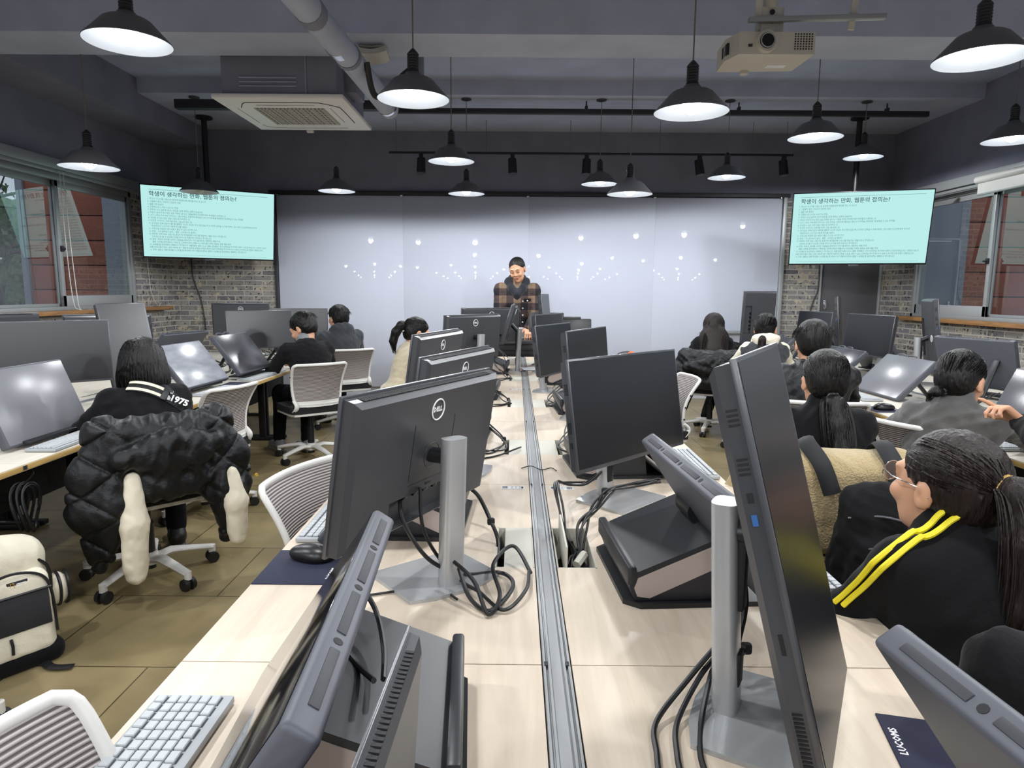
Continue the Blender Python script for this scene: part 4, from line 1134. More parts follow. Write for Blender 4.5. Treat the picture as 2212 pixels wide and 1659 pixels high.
def chair(label, x, y, yaw, near=False, base_rot=0.3):
    t = thing('task_chair', label, 'chair', (x, y, 0), R_(yaw), 'white framed task chairs')
    for k in range(5):
        a = put('base_arm', CM['base_arm'], t, RZ(base_rot + 2 * PI * k / 5))
        put('caster', CM['caster'], t, RZ(base_rot + 2 * PI * k / 5))
    for k in ('hub', 'gas_lift', 'seat', 'seat_shell'): put({'hub': 'base_hub'}.get(k, k), CM[k], t)
    f = put('back_frame', CM['back_frame'], t)
    put('back_mesh', CM['back_mesh_near' if near else 'back_mesh'], t)
    put('frame_bolt', CM['bolt'], f)
    return t
for a in [
 ('task chair under the black and ivory padded jacket, left foreground', -1.82, 3.2, 135, False, 0.9),
 ('empty task chair turned sideways right of the bob haired woman', -2.0, 4.2, 162, False, 0.2),
 ('task chair of the man in black with the grey collar', -1.74, 5.62, 128, False, 0.75),
 ('task chair of the man in the dark grey hoodie', -1.78, 6.95, 125, False, 0.3),
 ('empty task chair pushed to the centre table behind the mouse, left side', -0.45, 2.1, -18, True, 0.3),
 ('empty task chair at the bottom left corner, pushed to the centre table', -0.44, 0.68, -8, True, 0.3),
 ('empty task chair right of the nearest blank monitor, only its back rim showing', 0.98, 4.75, 185, False, 0.3),
 ('task chair of the long haired woman, under her dark jacket', 2.02, 6.85, 70, False, 0.5),
 ('task chair of the woman in the grey vest', 2.22, 6.0, 62, False, 0.3),
 ('task chair of the man in the black jacket at the right', 1.78, 3.95, 80, False, 0.3),
 ('task chair under the beige coat and black backpack', 1.2, 2.72, 78, False, 0.3),
 ('task chair of the woman in the grey hoodie', 2.08, 3.17, 33, False, 0.3),
 ('task chair of the woman with glasses in the right foreground', 1.0, 1.38, 100, False, 0.3),
 ('task chair cut by the left edge beside the white backpack', -1.98, 2.0, 140, False, 0.15),
 ('task chair of the person with the raised hand at the right edge', 2.06, 2.15, 75, False, 0.3)]: chair(*a)
# ------------------------------------------------------------------ soft shapes: smooth blends of rounded volumes
class Soft:
    def __init__(s): s.p = []
    def cap(s, a, b, ra, rb=None, k=0.03, sc=None, op='u'):
        s.p.append(('cap', np.array(a, float), np.array(b, float), ra, ra if rb is None else rb, k, sc, op)); return s
    def ell(s, c, r, R=None, k=0.03, op='u'):
        s.p.append(('ell', np.array(c, float), np.array(r, float), None if R is None else np.array(R, float), None, k, None, op)); return s
    def box(s, c, h, R=None, rad=0.01, k=0.02, op='u'):
        s.p.append(('box', np.array(c, float), np.array(h, float), None if R is None else np.array(R, float), rad, k, None, op)); return s
    def chain(s, pts, rs, k=0.03, sc=None):
        for i in range(len(pts) - 1): s.cap(pts[i], pts[i + 1], rs[i], rs[i + 1], k, sc)
        return s
    def ev(s, P):
        D = np.full(len(P), 1e3, np.float32)
        for kind, a, b, c, d, k, sc, op in s.p:
            if kind == 'cap':
                pa = P - a; ba = b - a
                if sc is not None: pa = pa * sc; ba = ba * sc
                bb = float(ba @ ba) + 1e-12
                h = np.clip((pa @ ba) / bb, 0, 1)
                q = pa - h[:, None] * ba
                v = np.sqrt((q * q).sum(1)) - (c + (d - c) * h)
            elif kind == 'ell':
                q = P - a
                if c is not None: q = q @ c
                k0 = np.sqrt(((q / b) ** 2).sum(1)); k1 = np.sqrt(((q / (b * b)) ** 2).sum(1)) + 1e-9
                v = k0 * (k0 - 1) / k1
            else:
                q = P - a
                if c is not None: q = q @ c
                q = np.abs(q) - b + d
                v = np.sqrt((np.maximum(q, 0) ** 2).sum(1)) + np.minimum(q.max(1), 0) - d
            v = v.astype(np.float32)
            if op == 'u':
                h = np.maximum(k - np.abs(D - v), 0) / k; D = np.minimum(D, v) - h * h * k * 0.25
            elif op == 's':
                h = np.maximum(k - np.abs(D + v), 0) / k; D = np.maximum(D, -v) + h * h * k * 0.25
        return D
    def bounds(s):
        lo, hi = [], []
        for kind, a, b, c, d, k, sc, op in s.p:
            if op != 'u': continue
            if kind == 'cap':
                r = max(c, d)
                m = r if sc is None else r / min(sc)
                lo.append(np.minimum(a, b) - m); hi.append(np.maximum(a, b) + m)
            else:
                m = float(np.linalg.norm(b)) if c is not None else b
                lo.append(a - m); hi.append(a + m)
        return np.min(lo, 0), np.max(hi, 0)

def folds(amp, freq, seed, sharp=True, dirs=None):
    rg = np.random.RandomState(seed)
    ds = [rg.randn(3) for _ in range(5)] if dirs is None else dirs
    ph = rg.rand(len(ds), 2) * 6.28
    def f(P):
        v = 0
        for i, d in enumerate(ds):
            d = np.array(d, float); d = d / np.linalg.norm(d)
            e = np.roll(d, 1) * 1.7
            w = np.sin(P @ d * freq * (0.7 + 0.25 * i) + ph[i, 0] + 1.3 * np.sin(P @ e * freq * 0.45 + ph[i, 1]))
            v = v + (1 - np.abs(w) * 1.6 if sharp else w)
        return (amp / len(ds) * v).astype(np.float32)
    return f

def soft_mesh(name, fn, lo, hi, res, mats, smooth=2, colour=None):
    """surface of fn = 0 as one continuous quad mesh"""
    pad = res * 3
    lo = np.array(lo) - pad; hi = np.array(hi) + pad
    B = 6
    n = np.ceil((hi - lo) / res).astype(int); nb = np.ceil(n / B).astype(int) + 1; n = nb * B
    g = [lo[i] + res * B * (np.arange(nb[i]) + 0.5) - res * 0.5 for i in range(3)]
    G = np.stack(np.meshgrid(*g, indexing='ij'), -1).reshape(-1, 3)
    dc = fn(G).reshape(nb)
    V = np.repeat(np.repeat(np.repeat(dc, B, 0), B, 1), B, 2).astype(np.float32)
    keep = np.argwhere(np.abs(dc) < res * B * 0.87 + 0.025)
    off = np.stack(np.meshgrid(*[np.arange(B)] * 3, indexing='ij'), -1).reshape(-1, 3)
    idx = (keep[:, None, :] * B + off[None]).reshape(-1, 3)
    for c in range(0, len(idx), 400000):
        ii = idx[c:c + 400000]
        V[ii[:, 0], ii[:, 1], ii[:, 2]] = fn(lo + ii * res)
    S = V < 0
    mn = S[:-1, :-1, :-1].copy(); mx = mn.copy()
    cs = [(0, 0, 0), (1, 0, 0), (0, 1, 0), (1, 1, 0), (0, 0, 1), (1, 0, 1), (0, 1, 1), (1, 1, 1)]
    sh = [k - 1 for k in V.shape]
    sl = lambda A, c: A[c[0]:c[0] + sh[0], c[1]:c[1] + sh[1], c[2]:c[2] + sh[2]]
    for c in cs[1:]:
        a = sl(S, c); mn &= a; mx |= a
    act = np.argwhere(mx & ~mn)
    vid = -np.ones(sh, np.int32); vid[act[:, 0], act[:, 1], act[:, 2]] = np.arange(len(act))
    cv = np.stack([V[act[:, 0] + c[0], act[:, 1] + c[1], act[:, 2] + c[2]] for c in cs], 1)
    acc = np.zeros((len(act), 3)); cnt = np.zeros(len(act))
    for i in range(8):
        for j in range(i + 1, 8):
            d = np.array(cs[j]) - np.array(cs[i])
            if np.abs(d).sum() != 1: continue
            a, b = cv[:, i], cv[:, j]; m = (a < 0) != (b < 0)
            t = np.where(m, a / np.where(m, a - b, 1), 0)
            acc += np.where(m[:, None], np.array(cs[i]) + t[:, None] * d, 0); cnt += m
    P = lo + (act + acc / cnt[:, None]) * res
    quads = []
    for ax in range(3):
        o1, o2 = [(1, 2), (2, 0), (0, 1)][ax]
        A = S[1:-1, 1:-1, 1:-1]
        e = np.zeros(3, int); e[ax] = 1
        Bq = S[1 + e[0]:S.shape[0] - 1 + e[0], 1 + e[1]:S.shape[1] - 1 + e[1], 1 + e[2]:S.shape[2] - 1 + e[2]]
        w = np.argwhere(A != Bq) + 1
        flip = ~S[w[:, 0], w[:, 1], w[:, 2]]
        e1 = np.zeros(3, int); e1[o1] = 1; e2 = np.zeros(3, int); e2[o2] = 1
        q = np.stack([vid[tuple((w - x).T)] for x in (e1 + e2, e2, np.zeros(3, int), e1)], 1)
        q[flip] = q[flip][:, ::-1]
        quads.append(q)
    Q = np.concatenate(quads); Q = Q[(Q >= 0).all(1)]
    for _ in range(smooth):
        s = np.zeros_like(P); k = np.zeros(len(P))
        for a in range(4):
            for b in ((a + 1) % 4, (a + 3) % 4):
                np.add.at(s, Q[:, a], P[Q[:, b]]); np.add.at(k, Q[:, a], 1)
        P = P * 0.5 + 0.5 * s / np.maximum(k, 1)[:, None]
    me = bpy.data.meshes.new(name)
    me.vertices.add(len(P)); me.vertices.foreach_set('co', P.astype(np.float32).ravel())
    me.loops.add(len(Q) * 4); me.loops.foreach_set('vertex_index', Q.astype(np.int32).ravel())
    me.polygons.add(len(Q)); me.polygons.foreach_set('loop_start', np.arange(0, len(Q) * 4, 4, dtype=np.int32))
    try: me.polygons.foreach_set('loop_total', np.full(len(Q), 4, np.int32))
    except Exception: pass
    for k in (mats if isinstance(mats, (list, tuple)) else [mats]): me.materials.append(M[k] if isinstance(k, str) else k)
    if colour is not None:
        me.polygons.foreach_set('material_index', colour(P[Q].mean(1)).astype(np.int32))
    me.polygons.foreach_set('use_smooth', np.ones(len(Q), bool))
    me.update(calc_edges=True); me.validate()
    return me

def soft(name, S, res, mats, parent=None, fold=None, smooth=2, colour=None, mtx=None):
    lo, hi = S.bounds()
    fn = S.ev if fold is None else (lambda P: S.ev(P) - fold(P))
    return put(name, soft_mesh(name, fn, lo - 0.01, hi + 0.01, res, mats, smooth, colour), parent, mtx)
# ------------------------------------------------------------------ people
def v3(*a): return np.array(a, float)
def unit(v): v = np.asarray(v, float); return v / (np.linalg.norm(v) + 1e-9)
def rot(yaw, pitch, roll):
    m = (Matrix.Rotation(R_(yaw), 3, 'Z') @ Matrix.Rotation(R_(pitch), 3, 'Y') @ Matrix.Rotation(R_(roll), 3, 'X'))
    return np.array(m)
def ik(a, b, l1, l2, pole):
    d = b - a; L = np.linalg.norm(d); L = min(L, (l1 + l2) * 0.995); u = unit(d)
    c = (l1 * l1 - l2 * l2 + L * L) / (2 * L); h = math.sqrt(max(0, l1 * l1 - c * c))
    p = pole - u * (pole @ u)
    return a + u * c + unit(p) * h, a + u * L

def hand(S, w, d, n, side, curl=0.5, s=1.0, point=False):
    """palm and five separate fingers; d along the hand, n out of the back of the hand, thumb on the +t*side edge"""
    d = unit(d); n = unit(n - d * (n @ d)); t = np.cross(n, d) * side
    R = np.stack([d, t, n], 1)
    S.box(w + d * 0.048 * s, v3(0.048, 0.039, 0.014) * s, R, 0.012 * s, 0.012)
    for i, (o, L) in enumerate(((0.03, 0.072), (0.010, 0.08), (-0.011, 0.074), (-0.030, 0.058))):
        cu = curl * (0.9 + 0.12 * i)
        if point and i == 0: cu = 0.12
        b = w + (d * 0.09 + t * o) * s
        q = b
        ang = 0
        for f, r in ((0.45, 0.0088), (0.32, 0.0080), (0.23, 0.0072)):
            ang += cu
            e = q + (d * math.cos(ang) - n * math.sin(ang) + t * 0.05 * (1.5 - i)) * L * f * s
            S.cap(q, e, r * s, r * 0.94 * s, 0.006); q = e
    b = w + (d * 0.022 + t * 0.034) * s
    m = b + (d * 0.6 + t * 0.62 - n * 0.35) * 0.045 * s
    e = m + (d * 0.85 + t * 0.25 - n * 0.45) * 0.034 * s
    S.cap(b, m, 0.012 * s, 0.0105 * s, 0.012); S.cap(m, e, 0.0098 * s, 0.0085 * s, 0.006)

def on_cloth(S, p, lift=0.003):
    """slides a point out to the cloth surface"""
    p = np.array(p, float); e = 0.004
    for _ in range(14):
        Q = np.stack([p] + [p + v3(*[(e if j == i else 0) for j in range(3)]) for i in range(3)])
        D = S.ev(Q); g = unit((D[1:] - D[0]) / e)
        p = p - g * (D[0] - lift) * 0.9
    return p

def strands(parent, name, mt, paths, r=0.0016):
    b = MB()
    for p in paths: b.tube(spline(p, 4), [r * (1 - 0.6 * k / (4 * (len(p) - 1))) for k in range(4 * (len(p) - 1) + 1)], 3)
    return b.build(name, mt, parent, 80)

def person(label, x, y, yaw, top, lean=18, head=(0, 8, 0), hands=None, seat=0.465, top_m='jk_black', bottom_m='trouser', shoe_m='black',
           hair='short', hair_m='hair', hood=None, collar=None, female=True, stand=False, res=0.0075, neck_f=10, knees=None, feet=None, seed=1,
           fold=(0.010, 40), vest=None, curl=(0.5, 0.5), hdir=(None, None), point=(False, False), hs=None, width=1.0, skirt=True, sleeve_m=None, extras=None, hfrac=1.0):
    t = thing('person', label, 'person', (x, y, 0), R_(yaw))
    hz = 0.95 if stand else seat + 0.095
    l = R_(lean); l2 = R_(lean * 0.55 + neck_f)
    hs = (hs or (0.95 if female else 1.0)) * 1.12
    width = width * 1.08
    s = (top - hz - 0.118 * hs) / (0.50 * math.cos(l) + 0.165 * math.cos(l2)) * hfrac
    d = v3(math.sin(l), 0, math.cos(l))
    hip = v3(0, 0, hz); neck = hip + d * 0.50 * s; chest = hip + d * 0.34 * s
    hc = neck + v3(math.sin(l2), 0, math.cos(l2)) * 0.165 * s
    H = rot(*head)
    hp = lambda a, b, c: hc + H @ (v3(a, b, c) * hs)
    back = v3(-math.cos(l), 0, math.sin(l))
    sw = (0.165 if female else 0.19) * s * width
    shl = neck - d * 0.05 * s
    sh = [shl + v3(0, q * sw, 0) for q in (1, -1)]
    hands = hands or [(0.42, 0.16, 0.76), (0.42, -0.16, 0.76)]
    arms = []
    for i in (0, 1):
        w = np.array(hands[i], float)
        el, w2 = ik(sh[i], w, 0.285 * s, 0.25 * s, v3(-0.3, (0.75, -0.75)[i] * (0.25 if stand else 1), -0.7))
        arms.append((el, w2))
    hj = [hip + v3(0.0, q * 0.09, -0.0) for q in (1, -1)]
    if stand:
        kn = [v3(0.03, q * 0.1, 0.5) for q in (1, -1)]; an = [v3(-0.02, q * 0.12, 0.09) for q in (1, -1)]
    else:
        kn = [np.array(k, float) for k in (knees or [(0.42, 0.13, seat + 0.06), (0.42, -0.13, seat + 0.06)])]
        an = [np.array(k, float) for k in (feet or [(0.38, 0.12, 0.09), (0.38, -0.12, 0.09)])]
    # --- body: one continuous surface
    S = Soft()
    S.cap(hip, chest, 0.10, 0.11 * s, 0.05, (1.3, 1, 1)).cap(chest, neck - d * 0.04, 0.11 * s, 0.06, 0.05)
    S.cap(sh[0], sh[1], 0.038 * s, 0.038 * s, 0.03)
    S.cap(neck - d * 0.03, hp(-0.02, 0, -0.05), 0.054 * hs, 0.05 * hs, 0.02)
    for i in (0, 1):
        el, w = arms[i]
        S.chain([sh[i], el, w], [0.037 * s, 0.031 * s, 0.024], 0.02)
        S.chain([hj[i], kn[i], an[i]], [0.075, 0.05, 0.034], 0.04)
        S.cap(an[i] + v3(-0.02, 0, -0.03), an[i] + v3(0.15, 0, -0.055), 0.035, 0.028, 0.03)
        dd = hdir[i] if hdir[i] is not None else (w - el)
        hand(S, w, unit(dd), v3(0.15, 0, 1.0) if abs(unit(dd)[2]) < 0.8 else v3(1, 0, 0.3), (-1, 1)[i], curl[i], 0.98 * hs, point[i])
    Hm = H
    S.ell(hp(-0.012, 0, 0.03), v3(0.095, 0.076, 0.088) * hs, Hm, 0.03)
    S.ell(hp(0.03, 0, -0.03), v3(0.062, 0.063, 0.082) * hs, Hm, 0.03)
    S.ell(hp(0.032, 0, -0.075), v3(0.05, 0.046, 0.038) * hs, Hm, 0.03)
    S.ell(hp(0.07, 0, -0.098), v3(0.018, 0.02, 0.016) * hs, Hm, 0.02)
    for q in (-1, 1):
        S.ell(hp(0.098, q * 0.032, 0.006), v3(0.017, 0.02, 0.011) * hs, Hm, 0.012, 's')
        S.ell(hp(0.075, q * 0.038, -0.03), v3(0.02, 0.022, 0.02) * hs, Hm, 0.02)
        S.ell(hp(0.081, q * 0.032, 0.003), v3(0.011, 0.014, 0.010) * hs, Hm, 0.004)
        S.ell(hp(-0.006, q * 0.077, -0.012), v3(0.019, 0.010, 0.031) * hs, Hm @ rot(q * 22, 0, 0), 0.008)
        S.ell(hp(0.002, q * 0.088, -0.012), v3(0.009, 0.006, 0.015) * hs, Hm @ rot(q * 22, 0, 0), 0.005, 's')
    S.cap(hp(0.083, -0.042, 0.024), hp(0.083, 0.042, 0.024), 0.008 * hs, 0.008 * hs, 0.02)
    S.chain([hp(0.09, 0, 0.01), hp(0.103, 0, -0.026)], [0.007 * hs, 0.012 * hs], 0.012)
    for q in (-1, 1): S.ell(hp(0.093, q * 0.012, -0.031), v3(0.010, 0.009, 0.008) * hs, Hm, 0.006)
    S.cap(hp(0.089, -0.017, -0.058), hp(0.089, 0.017, -0.058), 0.006 * hs, 0.006 * hs, 0.010)
    S.cap(hp(0.088, -0.013, -0.068), hp(0.088, 0.013, -0.068), 0.006 * hs, 0.006 * hs, 0.008)
    body = soft('body', S, res, 'skin', t, None, 1)
    # --- trousers and shoes
    S = Soft()
    if stand: S.ell(hip + v3(0, 0, -0.02), (0.12, 0.165, 0.13), None, 0.05)
    else: S.ell(hip + v3(0.0, 0, -0.005), (0.15, 0.17 * width, 0.105), None, 0.05)
    for i in (0, 1): S.chain([hj[i], kn[i], an[i] + v3(0, 0, 0.03)], [0.088, 0.068, 0.052], 0.04)
    soft('trousers', S, 0.012, bottom_m, t, folds(0.008, 42, seed + 9))
    for i in (0, 1):
        S = Soft()
        S.cap(an[i] + v3(-0.03, 0, -0.04), an[i] + v3(0.16, 0, -0.05), 0.045, 0.038, 0.03, (1, 1, 1.1)).cap(an[i] + v3(-0.02, 0, -0.02), an[i] + v3(-0.01, 0, 0.0), 0.042, 0.045, 0.03)
        S.box(an[i] + v3(0.06, 0, -0.085), (0.14, 0.043, 0.012), None, 0.01, 0.01)
        S.box(an[i] + v3(0.06, 0, -0.13), (0.3, 0.2, 0.038), None, 0.01, 0.004, 's')
        soft('shoe', S, 0.01, shoe_m, t)
    # --- top
    S = Soft()
    S.cap(hip + d * 0.03, chest, 0.155 * width, 0.175 * s * width, 0.06, (1.28, 1, 1))
    S.ell(chest + v3(-0.01, 0, 0.0), v3(0.13 * s, 0.19 * s * width, 0.17 * s), rot(0, lean, 0), 0.06)
    S.cap(sh[0] - d * 0.02, sh[1] - d * 0.02, 0.072 * s, 0.072 * s, 0.06)
    S.cap(chest, neck - d * 0.02, 0.12 * s, 0.075, 0.06)
    if skirt: S.ell(hip + v3(-0.02, 0, 0.02), (0.17, 0.195 * width, 0.10), None, 0.05)
    A = Soft() if sleeve_m else S; JK = S
    for i in (0, 1):
        el, w = arms[i]
        A.chain([sh[i], el, w - unit(w - el) * 0.01], [0.068 * s, 0.06 * s, 0.046 * s], 0.035)
    if collar == 'stand': S.cap(neck + v3(0.0, 0, -0.02), neck + (hc - neck) * 0.33, 0.072 * hs, 0.066 * hs, 0.02)
    elif collar != 'none': S.ell(neck + v3(0.005, 0, 0.0), (0.072, 0.078, 0.03), None, 0.03)
    if hood == 'down' :
        S.ell(neck + back * 0.075 + d * 0.0, v3(0.07, 0.135, 0.10) * s, rot(0, lean - 18, 0), 0.03)
        S.ell(neck + back * 0.05 + d * 0.075, v3(0.05, 0.085, 0.05) * s, rot(0, lean - 18, 0), 0.02, 's')
        for q in (-1, 1): S.chain([neck + back * 0.05 + v3(0, q * 0.085, 0.035), neck + v3(0.05, q * 0.07, 0.01), neck + v3(0.095, q * 0.03, -0.04)], [0.034, 0.032, 0.024], 0.02)
    soft('jacket' if top_m != 'cream' else 'fleece_jacket', S, max(0.009, res), top_m, t, folds(fold[0], fold[1], seed), 1)
    if sleeve_m:
        for i in (0, 1):
            A = Soft(); el, w = arms[i]
            A.chain([sh[i] + (el - sh[i]) * 0.02, el, w - unit(w - el) * 0.01], [0.072 * s, 0.062 * s, 0.047 * s], 0.035)
            soft('sleeve', A, 0.009, sleeve_m, t, folds(fold[0], fold[1], seed + 3), 1)
    if hood == 'white':
        S = Soft()
        S.ell(neck + back * 0.06 + d * 0.02, v3(0.07, 0.13, 0.095) * s, rot(0, lean - 18, 0), 0.03)
        S.ell(neck + back * 0.02 + d * 0.09, v3(0.06, 0.085, 0.06) * s, rot(0, lean - 18, 0), 0.02, 's')
        for q in (-1, 1): S.chain([neck + back * 0.05 + v3(0, q * 0.085, 0.045), neck + v3(0.05, q * 0.08, 0.02), neck + v3(0.1, q * 0.03, -0.04)], [0.036, 0.034, 0.024], 0.02)
        soft('hood', S, 0.009, 'hood_white', t, folds(0.008, 50, seed + 2), 1)
    # --- hair
    def strandf(P):
        q = (P - hc) @ H
        a = np.arctan2(q[:, 1], -q[:, 0] - 0.02)
        w = np.sin(a * 38 + 9 * q[:, 2] + 2 * np.sin(q[:, 2] * 40)) * 0.5 + np.sin(a * 71 + 3 * np.sin(q[:, 2] * 31) + 1.0) * 0.5
        return (0.0032 * w).astype(np.float32)
    S = Soft()
    tight = hair in ('pony', 'ponylow')
    if hair == 'short' or hair == 'buzz':
        gr = 0.0 if hair == 'short' else -0.008
        S.ell(hp(-0.016, 0, 0.036), v3(0.105 + gr, 0.088 + gr, 0.093 + gr) * hs, Hm, 0.03)
        S.ell(hp(-0.05, 0, -0.02), v3(0.058, 0.07 + gr, 0.062) * hs, Hm, 0.04)
        S.ell(hp(0.10, 0, -0.035 if hair == 'short' else -0.012), v3(0.075, 0.1, 0.082 if hair == 'short' else 0.083) * hs, Hm, 0.012, 's')
        for q in (-1, 1): S.ell(hp(0.005, q * 0.085, -0.018), v3(0.024, 0.02, 0.034) * hs, Hm, 0.008, 's')
        S.ell(hp(-0.03, 0, -0.12), v3(0.1, 0.1, 0.055) * hs, Hm, 0.01, 's')
        hm = soft('hair', S, max(0.006, res), hair_m, t, strandf, 1)
        rg = random.Random(seed); ps = []
        for k in range(420 if hair == 'short' else 0):
            a = rg.uniform(-2.6, 2.6); e = rg.uniform(0.15, 1.5)
            u = v3(-math.cos(a) * math.cos(e), math.sin(a) * math.cos(e), math.sin(e))
            st = v3(-0.016, 0, 0.036) + u * v3(0.104, 0.087, 0.092); dn = unit(v3(u[0] * 0.5, u[1] * 0.5, -0.9) + v3(rg.uniform(-.3, .3), rg.uniform(-.3, .3), 0))
            if st[0] > 0.05: continue
            ps.append([hp(*(st - u * 0.002)), hp(*(st + dn * 0.018 + u * 0.005)), hp(*(st + dn * 0.036 + u * 0.002))])
        if ps: strands(t, 'hair_strand', hair_m, ps, 0.0018)
    elif hair == 'bob':
        S.ell(hp(-0.016, 0, 0.038), v3(0.108, 0.094, 0.094) * hs, Hm, 0.03)
        S.ell(hp(-0.03, 0, -0.05), v3(0.10, 0.112, 0.115) * hs, Hm, 0.05)
        S.ell(hp(0.11, 0, -0.06), v3(0.085, 0.068, 0.11) * hs, Hm, 0.012, 's')
        S.box(hp(-0.01, 0, -0.24), v3(0.2, 0.2, 0.1) * hs, Hm, 0.01, 0.012, 's')
        soft('hair', S, 0.0065, hair_m, t, strandf, 1)
        rg = random.Random(seed); ps = []
        for k in range(420):
            a = rg.uniform(-2.2, 2.2)
            r = lambda z: 0.101 if z > 0 else 0.108
            z0 = rg.uniform(-0.04, 0.11)
            pp = []
            for i in range(5):
                z = z0 + (-0.135 - rg.uniform(0, 0.03) - z0) * i / 4
                q = math.sqrt(max(0.02, 1 - ((z - 0.03) / 0.105) ** 2)) if z > 0.03 else 1.0
                ry = 0.098 + 0.018 * min(1, max(0, 0.03 - z) / 0.08) - 0.012 * max(0, (-0.1 - z) / 0.05)
                aa = a + 0.02 * math.sin(i + k)
                pp.append(hp(-0.02 - math.cos(aa) * (ry + 0.004) * q, math.sin(aa) * ry * q, z))
            ps.append(pp)
        strands(t, 'hair_strand', hair_m, ps, 0.0017)
    elif hair == 'long':
        S.ell(hp(-0.016, 0, 0.038), v3(0.106, 0.09, 0.093) * hs, Hm, 0.03)
        S.chain([hp(-0.035, 0, 0.0), hp(-0.05, 0, -0.12), neck + back * 0.07 - v3(0, 0, 0.02), neck + back * 0.13 - v3(0, 0, 0.16)], [0.095 * hs, 0.11 * hs, 0.14, 0.14], 0.05, (1.6, 1, 1))
        S.ell(hp(0.11, 0, -0.06), v3(0.085, 0.066, 0.12) * hs, Hm, 0.012, 's')
        soft('hair', S, 0.008, hair_m, t, strandf, 1)
        rg = random.Random(seed); ps = []
        for k in range(200):
            yy = rg.uniform(-1, 1)
            ps.append([hp(-0.10, yy * 0.06, 0.03), hp(-0.125, yy * 0.085, -0.05), neck + back * 0.155 + v3(0, yy * 0.115, 0.0), neck + back * 0.2 + v3(0.0, yy * 0.135, -0.12 - rg.uniform(0, 0.1))])
        strands(t, 'hair_strand', hair_m, ps, 0.002)
    elif tight:
        S.ell(hp(-0.014, 0, 0.034), v3(0.102, 0.0815, 0.0905) * hs, Hm, 0.03)
        S.ell(hp(-0.05, 0, -0.02), v3(0.056, 0.066, 0.06) * hs, Hm, 0.04)
        S.ell(hp(0.10, 0, -0.035), v3(0.077, 0.1, 0.088) * hs, Hm, 0.012, 's')
        for q in (-1, 1): S.ell(hp(0.004, q * 0.082, -0.02), v3(0.024, 0.02, 0.036) * hs, Hm, 0.008, 's')
        S.ell(hp(-0.02, 0, -0.128), v3(0.1, 0.1, 0.06) * hs, Hm, 0.01, 's')
        soft('hair', S, max(0.006, res), hair_m, t, strandf, 1)
        rg = random.Random(seed); ps = []
        tie = v3(-0.1, 0, -0.05) if hair == 'ponylow' else v3(-0.1, 0, 0.02)
        for k in range(300):
            a = rg.uniform(-2.5, 2.5); z0 = rg.uniform(-0.3, 0.95)
            u0 = unit(v3(-math.cos(a), math.sin(a), z0)); u1 = unit(tie - v3(-0.014, 0, 0.034))
            if u0[0] > 0.62 or (u0[2] < 0 and u0[0] > 0.1): continue
            pp = []
            for f in (0, 0.22, 0.45, 0.68, 0.9):
                u = unit(u0 * (1 - f) + u1 * f)
                r = v3(0.103, 0.0825, 0.0915) if u[2] > -0.25 else v3(0.105, 0.074, 0.088)
                pp.append(hp(*(v3(-0.014, 0, 0.034) + u * r * (1.0 + 0.012 * math.sin(k + 5 * f)))))
            ps.append(pp)
        strands(t, 'hair_strand', hair_m, ps, 0.0019)
    if extras: extras(t, dict(hp=hp, hc=hc, H=H, neck=neck, back=back, d=d, s=s, hs=hs, sh=sh, arms=arms, chest=chest, hip=hip, Hm=Hm, jk=JK))
    return t

def ponytail(root, tail, rs, hair_m='hair', band='black', band_pos=None, wide=1.0, n=110, seed=4):
    def f(t, q):
        pts = [q['hp'](*root)] + [q['hp'](*p) for p in tail]
        S = Soft(); S.chain(pts, rs, 0.02)
        soft('ponytail', S, 0.006, hair_m, t, folds(0.004, 60, seed, True, [(1, .3, .05), (.2, 1, .05), (.7, -.7, .1)]), 1)
        rg = random.Random(seed); ps = []
        for k in range(n):
            a = rg.uniform(0, 6.28); e = rg.uniform(0.5, 1.08)
            pp = []
            for i, p in enumerate(pts):
                r = rs[i] * e * (1.0 + 0.12 * i / len(pts))
                pp.append(p + v3(math.cos(a) * r, math.sin(a) * r * wide, -0.012 * (i == len(pts) - 1) * rg.random() * 3))
            ps.append(pp)
        strands(t, 'hair_strand', hair_m, ps, 0.0017)
        c = q['hp'](*(band_pos or root)); ax = unit(pts[1] - pts[0])
        X = Matrix.Translation(Vector(c)) @ Vector(ax).to_track_quat('Z', 'Y').to_matrix().to_4x4()
        r = rs[0] * 1.02
        MB().tube([X @ Vector((r * math.cos(k) * (1 + 0.10 * math.sin(k * 9)), r * math.sin(k) * (1 + 0.10 * math.cos(k * 7)), 0.004 * math.sin(5 * k))) for k in [2 * PI * i / 40 for i in range(40)]], 0.007, 8, True).build('hair_tie', band, t)
    return f
